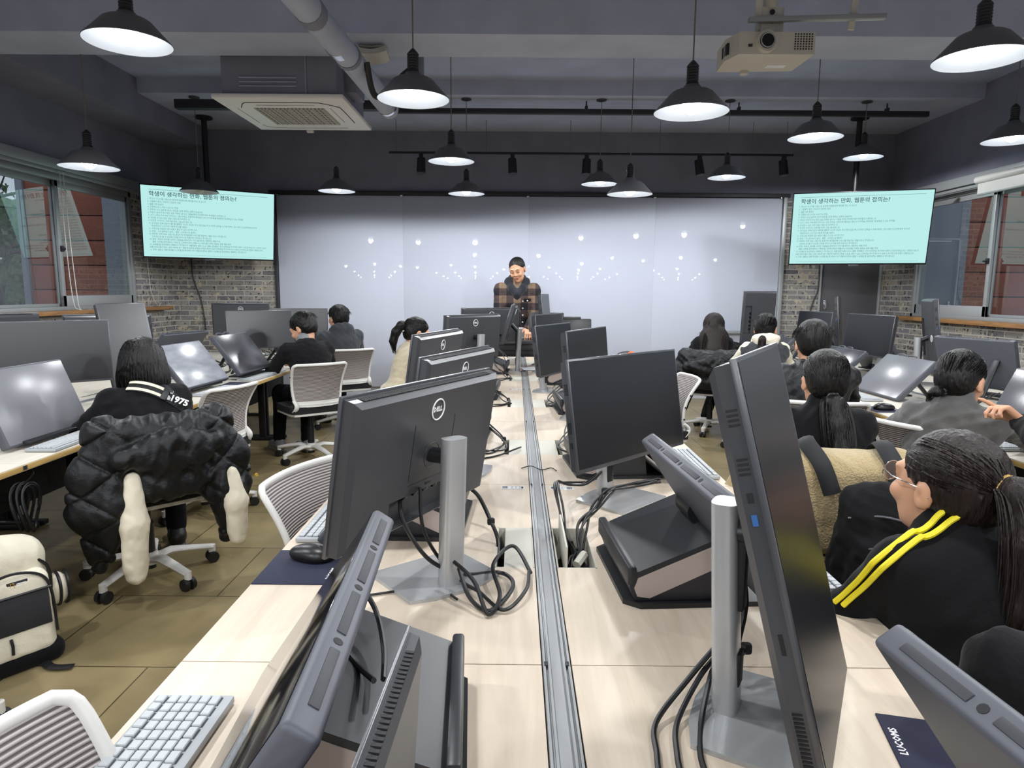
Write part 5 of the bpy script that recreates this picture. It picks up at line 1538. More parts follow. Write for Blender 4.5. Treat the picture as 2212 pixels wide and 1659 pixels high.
# --- the people, one by one
def ex_bob(t, q):
    # cream and black bag strap across the back with a buckle and printed numerals
    bk, d, nk = q['back'], q['d'], q['neck']
    def P(u):
        a = (nk + v3(0, 0.07, -0.01)) * (1 - u) + (q['chest'] + v3(0, -0.21, -0.02)) * u
        return Vector(on_cloth(q['jk'], a + bk * 0.12, 0.006))
    rows = [P(k / 14) for k in range(15)]
    ax = Vector(unit(np.array(rows[-1] - rows[0])))
    wd = ax.cross(Vector(bk)).normalized()
    def strip(o, w, lo, hi, lift, mt, nm):
        b = MB(); n = 16
        b.sheet(lambda u, v: P(lo + (hi - lo) * u) + wd * (o + (v - 0.5) * w) + Vector(bk) * lift, n, 3, 0.004)
        return b.build(nm, mt, t)
    strip(0, 0.06, -0.05, 1.05, 0.006, 'jk_black2', 'bag_strap')
    strip(0.018, 0.014, -0.05, 0.5, 0.011, 'ivory', 'strap_stripe'); strip(-0.018, 0.014, -0.05, 0.5, 0.011, 'ivory', 'strap_stripe')
    c = P(0.52)
    Z = Vector(bk).normalized(); X = ax; Y = Z.cross(X)
    fr = Matrix(((X.x, Y.x, Z.x, 0), (X.y, Y.y, Z.y, 0), (X.z, Y.z, Z.z, 0), (0, 0, 0, 1)))
    MB().box((0, 0, 0.016), (0.03, 0.07, 0.014), 0.004, X=Matrix.Translation(c) @ fr).box((0.018, 0.022, 0.022), (0.02, 0.014, 0.006), 0.002, X=Matrix.Translation(c) @ fr).build('buckle', 'black', t)
    MB().box((0.024, 0.018, 0.02), (0.014, 0.018, 0.006), 0.003, X=Matrix.Translation(c) @ fr).box((0.024, -0.018, 0.02), (0.014, 0.018, 0.006), 0.003, X=Matrix.Translation(c) @ fr).build('buckle_clip', 'alu', t)
    put('printed_number', text_mesh('a1975', 0.044, 'white_ink', 0.0012, 'CENTER', 0.0015), t, Matrix.Translation(P(0.74)) @ Matrix.Translation(Vector(bk) * 0.026) @ fr)
person('woman with bob haircut in black jumper with bag strap, back turned, at the left', -1.80, 3.24, 122, 1.175, 26, (-2, 10, 0), [(0.40, 0.18, 0.77), (0.42, -0.05, 0.77)],
       top_m='jk_black', hair='bob', hair_m='hair', seed=2, fold=(0.010, 38), extras=ex_bob, width=1.05, neck_f=6)

def ex_collar(t, q):
    S = Soft(); n = q['neck']
    S.cap(n + v3(0, 0, -0.03), n + (q['hc'] - n) * 0.36, 0.076, 0.07, 0.02)
    soft('shirt_collar', S, 0.007, 'shoe_grey', t)
person('man in black jacket with grey shirt collar looking down at the left table', -1.70, 5.66, 132, 1.235, 20, (32, 26, 0), [(0.45, 0.14, 0.77), (0.42, -0.14, 0.78)],
       top_m='jk_black', hair='short', female=False, shoe_m='shoe_grey', seed=5, extras=ex_collar, feet=[(0.42, 0.16, 0.09), (0.25, -0.02, 0.09)])
person('man in a dark grey hoodie with the hood down, seated behind the man in black', -1.78, 6.98, 128, 1.27, 12, (8, 2, 0), None,
       top_m='jk_dgrey', hair='short', female=False, hood='down', seed=7)
person('woman with a high ponytail in cream fleece, half hidden by monitors', -0.96, 5.62, 20, 1.205, 14, (5, 14, 0), [(0.4, 0.2, 0.8), (0.36, -0.18, 0.82)],
       top_m='cream', hair='pony', seed=9, fold=(0.012, 36),
       extras=ponytail((-0.085, 0, 0.0), [(-0.135, 0, 0.03), (-0.165, 0, -0.03), (-0.17, 0, -0.11), (-0.15, 0.0, -0.17)], [0.02, 0.034, 0.036, 0.03, 0.012], 'hair', 'white_p', (-0.105, 0, 0.0), 1.3))
person('woman with long loose brown hair seated far right, back to the viewpoint', 2.04, 6.9, 80, 1.215, 10, (4, 4, 0), None,
       top_m='jk_black', hair='long', hair_m='hair_b', seed=11, res=0.009, feet=[(0.2, 0.3, 0.09), (0.25, 0.02, 0.09)])
person('woman in a grey vest over ivory sleeves and hood, low ponytail', 2.26, 6.04, 78, 1.25, 10, (-16, 2, 0), None,
       top_m='jk_dgrey', sleeve_m='hood_white', hair='ponylow', hair_m='hair', hood='white', seed=13, res=0.009, hs=1.05,
       extras=ponytail((-0.09, 0, -0.055), [(-0.13, 0, -0.08), (-0.14, 0, -0.15), (-0.13, 0.01, -0.2)], [0.018, 0.03, 0.028, 0.01], 'hair_b', 'shoe_grey', (-0.1, 0, -0.06)))
person('man with messy black hair in a black nylon jacket at the right table', 1.80, 3.98, 82, 1.27, 12, (-2, 6, 0), None,
       top_m='jk_black2', hair='short', female=False, seed=17, width=1.12, fold=(0.015, 38), hs=1.04)
person('woman with low black ponytail in black jacket, nearer than the man in nylon', 1.27, 2.68, 80, 1.205, 8, (2, 6, 0), [(0.4, 0.12, 0.7), (0.4, -0.12, 0.7)],
       top_m='jk_black', hair='ponylow', seed=19, res=0.0065, collar='stand',
       extras=ponytail((-0.092, 0.0, -0.058), [(-0.125, 0, -0.085), (-0.155, -0.005, -0.16), (-0.175, -0.012, -0.25), (-0.18, -0.03, -0.33)], [0.02, 0.034, 0.04, 0.036, 0.012], 'hair', 'black', (-0.102, 0, -0.063), 1.4, 200))
person('woman in a grey fleece hoodie turned to the right table', 1.93, 2.95, 42, 1.185, 14, (-8, 14, 0), [(0.36, 0.25, 0.8), (0.45, -0.22, 0.83)],
       top_m='jk_grey', hair='ponylow', seed=23, res=0.0065, width=1.15, fold=(0.016, 32), hs=1.02, collar='stand',
       extras=ponytail((-0.085, 0.02, -0.06), [(-0.115, 0.03, -0.07), (-0.135, 0.045, -0.085)], [0.018, 0.022, 0.008], 'hair', 'black'))

def ex_glasses(t, q):
    hp = q['hp']
    b = MB()
    for s_ in (-1, 1):
        b.tube([hp(0.106, s_ * 0.034 + 0.025 * math.cos(a), 0.004 + 0.022 * math.sin(a)) for a in [2 * PI * k / 24 for k in range(24)]], 0.0014, 6, True)
        b.tube([hp(0.105, s_ * 0.058, 0.01), hp(0.07, s_ * 0.079, 0.008), hp(0.0, s_ * 0.083, 0.004), hp(-0.02, s_ * 0.08, -0.012)], 0.0013, 6)
    b.tube([hp(0.108, -0.01, 0.008), hp(0.112, 0, 0.012), hp(0.108, 0.01, 0.008)], 0.0013, 6)
    b.build('glasses', 'chrome', t)
    b = MB()
    for s_ in (-1, 1):
        c = Vector(hp(0.106, s_ * 0.034, 0.004)); n = Vector(q['H'] @ v3(1, 0, 0))
        b.cyl(c - n * 0.0006, c + n * 0.0006, 0.0235, 0.0235, 24)
    b.build('lens', 'glass', t)
    ponytail((-0.095, -0.0, 0.035), [(-0.135, 0, 0.03), (-0.17, 0.0, -0.06), (-0.185, 0.0, -0.18), (-0.17, 0.0, -0.30), (-0.15, 0.0, -0.40)], [0.022, 0.034, 0.042, 0.046, 0.038, 0.012], 'hair_b', 'gold_tie', (-0.11, 0, 0.036), 1.2, 260, 8)(t, q)
    # two yellow stripes along the near shoulder and sleeve
    sh = q['sh'][0]; el, w = q['arms'][0]; nk = q['neck']; s = q['s']
    for o, nm in ((0.0, 'shoulder_stripe'), (0.016, 'shoulder_stripe')):
        pts = []
        for u in np.linspace(0.12, 1, 9):
            a = nk * (1 - u) + sh * u + v3(0, 0, 0.0)
            pts.append(Vector(on_cloth(q['jk'], a + v3(-0.015 - o * 1.7, 0.0, 0.08), 0.009)))
        for u in np.linspace(0.1, 0.85, 7):
            a = sh * (1 - u) + el * u; ax = unit(el - sh)
            n = unit(v3(-0.25, 0.75, 0.75) - ax * (v3(-0.25, 0.75, 0.75) @ ax))
            pts.append(Vector(on_cloth(q['jk'], a + n * 0.07 + v3(-0.015 - o * 1.7, 0, 0), 0.009)))
        MB().tube(spline(pts, 3), 0.0065, 6).build(nm, 'yellow', t)
M['gold_tie'] = mat('sand_scrunchie', '#a98a4e', 0.85)
person('woman with glasses and a high ponytail, yellow striped black jacket, right foreground', 0.985, 1.36, 100, 1.14, 10, (12, -4, 0), [(0.30, 0.14, 0.64), (0.32, -0.14, 0.64)],
       top_m='jk_black', hair='pony', hair_m='hair_b', seed=29, res=0.0055, width=1.1, fold=(0.006, 34), extras=ex_glasses, neck_f=14, collar='stand')
person('person mostly out of frame at the right edge raising a pointing hand', 2.06, 2.15, 75, 1.2, 14, (0, 5, 0), [(0.60, 0.15, 0.93), (0.4, -0.15, 0.77)],
       top_m='jk_black', hair='short', seed=31, res=0.005, curl=(0.75, 0.5), hdir=((-0.1, 0.75, 0.6), None), point=(True, False))

# standing man in a plaid overshirt
m = bpy.data.materials.new('brown_black_plaid'); m.use_nodes = True
t_ = NT(m)
co = t_.new('ShaderNodeTexCoord'); sp = t_.new('ShaderNodeSeparateXYZ'); t_.link(co.outputs['Object'], sp.inputs[0])
def _band(sock, off):
    a = t_.new('ShaderNodeMath', operation='MULTIPLY_ADD'); a.inputs[1].default_value = 1 / 0.17; a.inputs[2].default_value = off; t_.link(sock, a.inputs[0])
    f = t_.new('ShaderNodeMath', operation='FRACT'); t_.link(a.outputs[0], f.inputs[0])
    g = t_.new('ShaderNodeMath', operation='GREATER_THAN'); g.inputs[1].default_value = 0.5; t_.link(f.outputs[0], g.inputs[0])
    return g.outputs[0]
b1, b2 = _band(sp.outputs[1], 10.25), _band(sp.outputs[2], 10.4)
ad = t_.new('ShaderNodeMath', operation='ADD'); t_.link(b1, ad.inputs[0]); t_.link(b2, ad.inputs[1])
rp = t_.new('ShaderNodeValToRGB'); rp.color_ramp.interpolation = 'CONSTANT'
rp.color_ramp.elements[0].position = 0.0; rp.color_ramp.elements[0].color = lin('#75614f')
rp.color_ramp.elements[1].position = 0.9; rp.color_ramp.elements[1].color = lin('#1b1a20')
e = rp.color_ramp.elements.new(0.4); e.color = lin('#453836')
dv = t_.new('ShaderNodeMath', operation='MULTIPLY'); dv.inputs[1].default_value = 0.5; t_.link(ad.outputs[0], dv.inputs[0])
t_.link(dv.outputs[0], rp.inputs[0]); t_.link(rp.outputs[0], t_.b.inputs['Base Color']); t_.b.inputs['Roughness'].default_value = 0.95
M['plaid'] = m
M['navy_hoodie'] = mat('navy_black_hoodie', '#191c24', 0.95, sheen=0.2)

def ex_man(t, q):
    hp, n, d, ch, hip, s = q['hp'], q['neck'], q['d'], q['chest'], q['hip'], q['s']
    fw = v3(math.cos(math.asin(d[0])), 0, -d[0])
    S = Soft()   # hoodie front panel and the hood lying round the neck
    S.cap(ch + fw * 0.10 + d * 0.10, hip + fw * 0.085 + d * 0.02, 0.06, 0.06, 0.03, (1.1, 1, 1))
    for q_ in (-1, 1):
        S.chain([n - fw * 0.07 + v3(0, q_ * 0.05, 0.05), n + v3(0, q_ * 0.098, 0.03), n + fw * 0.075 + v3(0, q_ * 0.065, -0.03), n + fw * 0.115 + v3(0, q_ * 0.015, -0.085)], [0.055, 0.05, 0.042, 0.03], 0.03)
    S.ell(n - fw * 0.085 + d * 0.03, (0.06, 0.11, 0.08), None, 0.04)
    soft('hoodie', S, 0.007, 'navy_hoodie', t, folds(0.004, 30, 3), 1)
    b = MB()
    for k in range(5):
        c = Vector(ch + fw * (0.145 + 0.002 * k) + d * (0.02 - 0.085 * k) + v3(0, 0.068, 0)); b.cyl(c, c + Vector(fw) * 0.008, 0.009, 0.007, 12)
    b.build('shirt_button', 'white_p', t)
    c = ch + fw * 0.13 + v3(0, 0.115, 0.03)
    X = Matrix.Translation(Vector(c)) @ RZ(0.35)
    MB().box((0.01, 0, 0), (0.012, 0.085, 0.035), 0.004, X=X).build('pocket_flap', 'jk_black', t)
    MB().cyl(X @ Vector((0.016, 0, -0.008)), X @ Vector((0.024, 0, -0.008)), 0.009, 0.008, 12).build('pocket_button', 'white_p', t)
    b = MB()
    for q_ in (-1, 1): b.tube([hp(0.094, q_ * 0.016, 0.026), hp(0.094, q_ * 0.032, 0.031), hp(0.085, q_ * 0.05, 0.026)], [0.0022, 0.0032, 0.0015], 6)
    b.build('eyebrow', 'hair', t)
    b = MB()
    for q_ in (-1, 1): b.tube([hp(0.0905, q_ * 0.02, 0.001), hp(0.0945, q_ * 0.032, -0.002), hp(0.0875, q_ * 0.045, 0.001)], 0.0018, 6)
    b.build('eyelid', 'hair_b', t)
    S = Soft(); S.cap(hp(0.0915, -0.018, -0.058), hp(0.0915, 0.018, -0.058), 0.0062, 0.0062, 0.004).cap(hp(0.0905, -0.014, -0.069), hp(0.0905, 0.014, -0.069), 0.0066, 0.0066, 0.004)
    soft('lips', S, 0.0035, 'lips', t)
person('standing man in brown and black plaid overshirt over a dark hoodie', 0.02, 8.2, -90, 1.82, 14, (-16, 24, 8), [(0.40, 0.13, 1.01), (0.40, -0.15, 0.99)],
       top_m='plaid', hair='buzz', hair_m='hair', female=False, stand=True, hdir=(v3(0.7, 0, -0.7), v3(0.8, 0, -0.6)), res=0.005, seed=37, fold=(0.008, 44), extras=ex_man, neck_f=14, width=0.82, hs=1.03, curl=(0.5, 0.5))
# ------------------------------------------------------------------ keyboards, mice, mouse pads
def _kb_mesh():
    b = MB().box((0, 0, 0.009), (0.135, 0.44, 0.014), 0.004)
    base = b.mesh('case', 'key_grey')
    b = MB(); q = MB()
    rows = [(0.052, 19, 0.02), (0.03, 18, 0.021), (0.012, 18, 0.021), (-0.006, 18, 0.021), (-0.024, 18, 0.021), (-0.042, 15, 0.026)]
    for x, n, w in rows:
        p = 0.425 / n
        for k in range(n):
            y = -0.2125 + p * (k + 0.5)
            b.box((x, y, 0.0185), (0.0155, p * 0.86, 0.006), 0.0015, 1)
            q.box((x - 0.0085, y, 0.0165), (0.0022, p * 0.8, 0.0008))
    return base, b.mesh('keys', 'key_cap'), q.mesh('key_gap', 'key_dark')
KB = _kb_mesh()
def keyboard(label, x, y, yaw, z=ZD):
    t = thing('keyboard', label, 'keyboard', (x, y, z), R_(yaw), 'keyboards')
    c = put('case', KB[0], t); put('keycaps', KB[1], t); put('key_gap', KB[2], t)
keyboard('grey keyboard at the bottom left corner of the centre table', -0.552, 0.865, 180)
keyboard('grey keyboard behind the mouse on the centre table, left half', -0.555, 2.05, 180)
keyboard('pale keyboard on the table edge beside the woman with glasses', 0.735, 1.735, 0)
keyboard('pale keyboard behind the slotted pen display, right half of the centre table', 0.73, 2.74, 0)
keyboard('white keyboard under the pen display at the left edge', -2.085, 3.08, 2)
keyboard('white keyboard under the bright pen display at the left table', -2.075, 4.62, -3)
keyboard('white keyboard beside the dark pen display at the left table', -2.09, 5.4, -4)
keyboard('white keyboard under the bright pen display at the right table', 2.40, 4.66, 180)
keyboard('white keyboard on the right table beside the raised hand', 2.3, 3.25, 180)

S = Soft(); S.ell((0, 0, 0.014), (0.058, 0.033, 0.026), None, 0.02).ell((0.025, 0, 0.012), (0.04, 0.034, 0.024), None, 0.02).box((0, 0, -0.03), (0.2, 0.2, 0.03), None, 0.001, 0.004, 's')
_ms = soft_mesh('mouse_shell', S.ev, (-0.07, -0.05, -0.005), (0.07, 0.05, 0.05), 0.003, 'mouse', 1)
_mw = MB().cyl((0.036, -0.004, 0.033), (0.036, 0.004, 0.033), 0.009, n=16).mesh('scroll_wheel', 'grey_hub')
_mg = MB().box((0.03, 0, 0.036), (0.03, 0.016, 0.004), 0.002).mesh('wheel_bed', 'chrome')
def mouse(label, x, y, yaw):
    t = thing('computer_mouse', label, 'mouse', (x, y, ZD + 0.003), R_(yaw), 'computer mice')
    put('shell', _ms, t); put('wheel_bed', _mg, t); put('scroll_wheel', _mw, t)
    return t
mouse('black mouse on the navy pad at the left edge of the centre table', -0.545, 1.715, -12)
mouse('black mouse on the navy pad at the right table', 2.3, 4.12, 170)
mouse('dark mouse beside the bob haired woman at the left table', -2.3, 3.85, 0)
_pad = MB().box((0, 0, 0.0015), (0.19, 0.215, 0.003), 0.001).mesh('pad', 'navy')
_pt = text_mesh('LUCOMS', 0.017, 'white_ink', 0.0003, 'CENTER', 0.0004)
def pad(label, x, y, yaw, tx):
    t = thing('mouse_pad', label, 'mouse pad', (x, y, ZD), R_(yaw), 'navy mouse pads')
    put('pad', _pad, t); put('printed_word', _pt, t, T(*tx) @ RZ(PI / 2))
pad('navy mouse pad under the black mouse, left edge of the centre table', -0.548, 1.667, 0, (0.085, -0.045, 0.0032))
pad('navy mouse pad at the bottom right of the centre table', 0.695, 0.946, R_(-13) * 0 - 13, (-0.08, 0.035, 0.0032))
pad('navy mouse pad at the edge of the left table beside the empty chair', -2.1, 5.02, 3, (0.07, 0, 0.0032))
pad('navy mouse pad at the edge of the right table', 2.3, 4.14, 0, (0.07, 0, 0.0032))

# ------------------------------------------------------------------ cables lying on the desks
def cable(label, pts, r=0.0042, mt='cable', grp='black cables on the centre table', name='power_cable', ties=()):
    p0 = Vector(pts[0])
    o = thing(name, label, 'cable', tuple(p0), 0, grp)
    sp_ = [p - p0 for p in spline(pts, 8)]
    MB().tube(sp_, r, 7).build('cord', mt, o)
    for k in ties:
        q = Vector(pts[k]) - p0
        MB().box(tuple(q), (0.022, 0.016, 0.022), 0.006).build('cable_tie', 'black_m', o)
    return o
z = ZD + 0.005
def bundle(lbls, pts, n, spread, seed, tie=None):
    rg = random.Random(seed)
    for k in range(n):
        o = rg.uniform(-1, 1); o2 = rg.uniform(-1, 1)
        pp = [(x + spread * math.sin(2.3 * i + 5 * o) * (0.4 if i in (0, len(pts) - 1) else 1), y + spread * math.cos(1.9 * i + 6 * o2) * (0.4 if i in (0, len(pts) - 1) else 1), zz + (0.004 * k if zz < ZD + 0.02 else 0.006 * o)) for i, (x, y, zz) in enumerate(pts)]
        cable(lbls[k % len(lbls)] if len(lbls) > 1 else lbls[0], pp, 0.0036, ties=(tie,) if tie is not None and k == 0 else ())
cable('thick black cable dropping from the back of the nearest monitor', [(-0.27, 1.55, 0.97), (-0.26, 1.52, 0.9), (-0.2, 1.53, 0.8), (-0.12, 1.60, 0.735), (-0.03, 1.62, 0.73), (0.0, 1.52, 0.74), (-0.05, 1.42, 0.728), (-0.1, 1.47, 0.735), (-0.13, 1.53, 0.78)], 0.0052)
cable('black cable dropping beside the column of the nearest monitor', [(-0.225, 1.56, 0.97), (-0.215, 1.53, 0.88), (-0.18, 1.58, 0.78), (-0.12, 1.55, 0.735), (-0.08, 1.5, 0.735), (-0.02, 1.42, 0.73), (0.03, 1.50, 0.74), (0.04, 1.62, 0.735)], 0.0045)
cable('looped black cable end right of the nearest monitor base', [(-0.14, 1.52, 0.80), (-0.09, 1.46, 0.78), (-0.055, 1.4, 0.73), (-0.03, 1.46, 0.745), (-0.05, 1.60, 0.76), (0.0, 1.70, 0.77), (0.045, 1.62, 0.73)], 0.005)
cable('black cable running from the pen display stand into the desk slot', [(-0.17, 1.98, 0.86), (-0.11, 1.93, 0.84), (-0.065, 1.86, 0.78), (-0.045, 1.84, 0.735), (-0.042, 1.8, 0.7)], 0.006, ties=(2,))
cable('thin black cable trailing left from the nearest monitor base', [(-0.13, 1.48, z), (-0.2, 1.56, z), (-0.28, 1.52, z), (-0.38, 1.5, z), (-0.45, 1.6, z)], 0.003)
bundle(['black cables bunched over the open cable box'], [(0.19, 1.8, 0.66), (0.2, 1.88, 0.76), (0.24, 1.93, 0.80), (0.29, 1.97, 0.84), (0.36, 2.05, 0.835), (0.45, 2.02, 0.86)], 5, 0.014, 4, 3)
bundle(['black cables looped above the open cable box'], [(0.16, 1.85, 0.66), (0.16, 1.95, 0.78), (0.12, 2.05, 0.84), (0.18, 2.2, 0.80), (0.26, 2.24, 0.79), (0.3, 2.28, 0.82)], 3, 0.02, 8)
bundle(['tangle of black cables inside the open cable box'], [(0.15, 1.72, 0.64), (0.17, 1.78, 0.7), (0.2, 1.84, 0.69), (0.16, 1.88, 0.66), (0.2, 1.76, 0.65), (0.16, 1.9, 0.7)], 5, 0.014, 6)
cable('grey tag on a cable in the open cable box', [(0.17, 1.72, 0.71), (0.195, 1.76, 0.725)], 0.012, 'white_d', name='cable_tag')
for k, dx in enumerate((0.0, 0.035, 0.075)):
    cable(['black cable curving from the silver column to the bottom edge, leftmost of three', 'black cable curving from the silver column to the bottom edge, middle of three', 'black cable curving from the silver column to the bottom edge, rightmost of three'][k],
          [(0.365, 1.14, 0.80 - 0.02 * k), (0.31 + dx * 0.5, 1.10, 0.765), (0.24 + dx, 1.03, 0.73), (0.225 + dx * 0.9, 0.95, 0.728), (0.21 + dx, 0.86, 0.727), (0.17 + dx, 0.78, 0.727)], 0.0048)
cable('black cables tied beside the nearest upright monitor column', [(0.40, 1.22, 1.02), (0.42, 1.2, 0.94), (0.425, 1.17, 0.86), (0.41, 1.15, 0.81), (0.43, 1.16, 0.79), (0.40, 1.14, 0.78)], 0.006, ties=(4,))
cable('black cable hanging straight behind the nearest upright monitor', [(0.43, 1.26, 1.0), (0.44, 1.24, 0.93), (0.44, 1.2, 0.86), (0.42, 1.17, 0.80), (0.41, 1.15, 0.79)], 0.005)
cable('black cable behind the bottom left pen display, nearer', [(-0.33, 0.98, 0.92), (-0.28, 1.0, 0.88), (-0.24, 0.97, 0.86), (-0.2, 0.9, 0.88)], 0.0045)
cable('black cable behind the bottom left pen display, farther', [(-0.27, 1.09, 0.95), (-0.235, 1.08, 0.9), (-0.205, 1.0, 0.875), (-0.19, 0.92, 0.87)], 0.0045)
# untidy cables along both sides of the rail at the farther desks
for i, (yy, lb) in enumerate(((3.05, 'second'), (4.27, 'third'), (5.49, 'fourth'), (6.7, 'fifth'))):
    bundle(['untidy black cables by the %s cable lid left of the rail' % lb], [(-0.20, yy + 0.28, 0.86), (-0.13, yy + 0.16, 0.80), (-0.07, yy + 0.02, 0.74), (-0.05, yy - 0.1, z), (-0.16, yy - 0.13, z), (-0.27, yy - 0.1, z)], 3, 0.03, 20 + i, 2)
    bundle(['untidy black cables by the %s cable lid right of the rail' % lb], [(0.38, yy + 0.3, 0.85), (0.29, yy + 0.2, 0.80), (0.24, yy + 0.06, 0.74), (0.225, yy - 0.08, z), (0.29, yy - 0.18, z), (0.36, yy - 0.2, 0.76)], 3, 0.03, 40 + i, 1)
cable('loose black cables on the desk left of the second cable lid', [(-0.26, 2.86, z), (-0.16, 2.80, z), (-0.07, 2.86, z), (-0.0, 2.93, 0.735), (0.03, 3.0, 0.73)], 0.004)
cable('thin black wire lying across the aluminium rail', [(0.03, 2.65, z), (0.07, 2.68, z + 0.002), (0.11, 2.63, z), (0.15, 2.66, z), (0.17, 2.62, z)], 0.002)
for nm, sx, ys in (('left', -1, (3.3, 4.5, 5.8, 6.9)), ('right', 1, (4.0, 5.1, 6.1, 7.0))):
    for i, yy in enumerate(ys):
        xx = -2.6 if sx < 0 else 2.8
        bundle(['untidy black cables on the %s table, %s from the near end' % (nm, ['first', 'second', 'third', 'fourth'][i])], [(xx + 0.1 * sx, yy, 0.85), (xx, yy + 0.06, 0.76), (xx - 0.08, yy - 0.05, z), (xx - 0.02, yy - 0.2, z), (xx + 0.12, yy - 0.1, z), (xx + 0.05, yy + 0.1, 0.8)], 3, 0.04, 60 + i + (9 if sx > 0 else 0))
cc = thing('coiled_cable', 'coil of black cable hanging under the left table', 'cable', (-2.1, 2.78, 0.5))
b = MB()
for k in range(9):
    a0 = 0.2 * k
    b.tube([(0.03 * math.sin(k * 2.1) + 0.012 * math.sin(a * 2), 0.045 * math.cos(a) * (1 + 0.08 * math.sin(k)), 0.1 * math.sin(a) * (1 + 0.1 * math.cos(k * 1.7))) for a in [2 * PI * i / 24 for i in range(24)]], 0.006, 6, True)
b.tube(spline([(0, 0, 0.1), (0.02, 0.03, 0.14), (-0.03, 0.05, 0.17)], 5), 0.006, 6).tube(spline([(0, -0.03, -0.06), (-0.1, -0.25, 0.02), (-0.15, -0.6, 0.13)], 6), 0.006, 6).build('coil', 'cable', cc)
st = thing('sticker', 'small letter A sticker on the front edge of the left table', 'sticker', (-1.9975, 2.66, ZD - 0.014))
MB().box((0, 0, 0), (0.001, 0.024, 0.018), 0.0).build('patch', 'dell_e', st)
put('letter', text_mesh('A', 0.018, 'ink', 0.0003), st, T(0.001, 0, 0) @ RZ(PI / 2) @ RX(PI / 2))

# ------------------------------------------------------------------ lectern desk at the front and what is on it
ld = thing('lectern_desk', 'dark instructor desk at the far end behind the centre table', 'desk', (0.12, 7.72, 0))
MB().box((0, 0, 0.865), (1.1, 0.56, 0.03), 0.004).build('top', 'stand', ld)
MB().box((0, -0.24, 0.73), (1.06, 0.03, 0.24), 0.004).box((0, -0.262, 0.8), (1.04, 0.01, 0.05), 0.002).build('front_panel', 'black', ld)
for s_ in (-1, 1): MB().box((s_ * 0.5, 0.0, 0.425), (0.04, 0.5, 0.85), 0.004).build('leg', 'stand', ld)
ZL = 0.88
nb = thing('laptop', 'open silver laptop in front of the standing man', 'laptop', (0.135, 7.86, ZL), R_(0))
MB().box((0.0, 0.05, 0.008), (0.25, 0.16, 0.014), 0.004).build('keyboard_half', 'silver', nb)
MB().box((0, 0, 0.0), (0.25, 0.008, 0.13), 0.003, X=T(0, -0.015, 0.07) @ RX(0.35)).build('lid', 'sticker', nb)
pd = thing('pen_display', 'black pen display standing on the lectern desk right of the laptop', 'pen display', (0.36, 7.7, ZL))
MB().box((0, 0, 0.155), (0.40, 0.03, 0.3), 0.006, X=T(0, 0.03, 0.01) @ RX(-0.25) ).build('panel', 'black', pd)
MB().box((0.0, 0.1, 0.05), (0.2, 0.16, 0.01), 0.003, X=T(0, 0, 0) ).box((0, 0.15, 0.06), (0.1, 0.02, 0.12), 0.004).build('stand_leg', 'black_m', pd)
pc = thing('drink_can', 'small green and yellow can left of the silver column', 'can', (-0.105, 7.55, ZL))
b = MB(); b.m(0).cyl((0, 0, 0), (0, 0, 0.045), 0.026, n=20); b.m(1).cyl((0, 0, 0.045), (0, 0, 0.075), 0.026, n=20); b.m(2).cyl((0, 0, 0.075), (0, 0, 0.083), 0.024, 0.02, n=20)
M['can_y'] = mat('can_yellow', '#c8b53a', 0.4); M['can_g'] = mat('can_green', '#3f8f63', 0.4)
b.build('can_body', ['can_y', 'can_g', 'black'], pc)
tp = thing('tape_roll', 'white roll of tape standing on the lectern desk', 'tape', (0.015, 7.52, ZL))
MB().tube([(0.033 * math.cos(a), 0, 0.044 + 0.033 * math.sin(a)) for a in [2 * PI * k / 28 for k in range(28)]], 0.011, 8, True).build('ring', 'white_p', tp)
pp_ = thing('paper', 'pale sheet lying left on the lectern desk', 'paper', (-0.2, 7.6, ZL))
MB().box((0, 0, 0.002), (0.3, 0.21, 0.003)).build('sheet', 'paper', pp_)
tb = thing('pen_display', 'black pen display from behind with a clip on top, right of the upright far monitor', 'pen display', (0.68, 7.6, ZD - 0.0))
MB().box((0, 0, 0), (0.36, 0.03, 0.24), 0.02, X=T(0, 0, 0.29) @ RX(-0.2)).box((-0.04, 0, 0.125), (0.2, 0.045, 0.03), 0.008, X=T(0, 0, 0.29) @ RX(-0.2)).build('panel', 'black', tb)
MB().box((0, 0.08, 0.09), (0.14, 0.02, 0.2), 0.004, X=RX(-0.15)).build('stand_leg', 'black_m', tb)
sd = thing('side_desk', 'small dark side desk carrying the pen display right of the lectern', 'desk', (0.86, 7.65, 0))
MB().box((0, 0, ZD - 0.015), (0.36, 0.5, 0.03), 0.004).build('top', 'stand', sd)
for s_ in (-1, 1): MB().box((s_ * 0.16, 0, 0.345), (0.03, 0.44, 0.69), 0.004).build('leg', 'stand', sd)
pa = thing('paper', 'white paper lying across the rail far along the centre table', 'paper', (0.2, 6.15, ZD + 0.004))
MB().box((0, 0, 0.0015), (0.3, 0.21, 0.003), X=RZ(0.1)).build('sheet', 'paper', pa)
pb = thing('power_adapter', 'white power adapter box left of the rail at the far end', 'adapter', (-0.03, 6.55, ZD))
MB().box((0, 0, 0.03), (0.09, 0.16, 0.06), 0.008).build('box', 'white_p', pb)
for (x, y, a, l) in [(-2.2, 5.95, 0.5, 'white papers beside the seated man in black'), (-2.3, 6.1, -0.3, 'white sheets behind the man in black, under the monitor')]:
    q = thing('paper', l, 'paper', (x, y, ZD))
    for k in range(3): MB().box((0.01 * k, 0.008 * k, 0.0015 + 0.003 * k), (0.21, 0.3, 0.0025), X=RZ(a + 0.1 * k)).build('sheet', 'paper', q)
ey = thing('eraser', 'small white rubber standing by the monitor foot at the left table', 'eraser', (-2.28, 5.82, ZD + 0.011))
MB().box((0, 0, 0.018), (0.02, 0.02, 0.036), 0.004).build('rubber_block', 'white_p', ey)
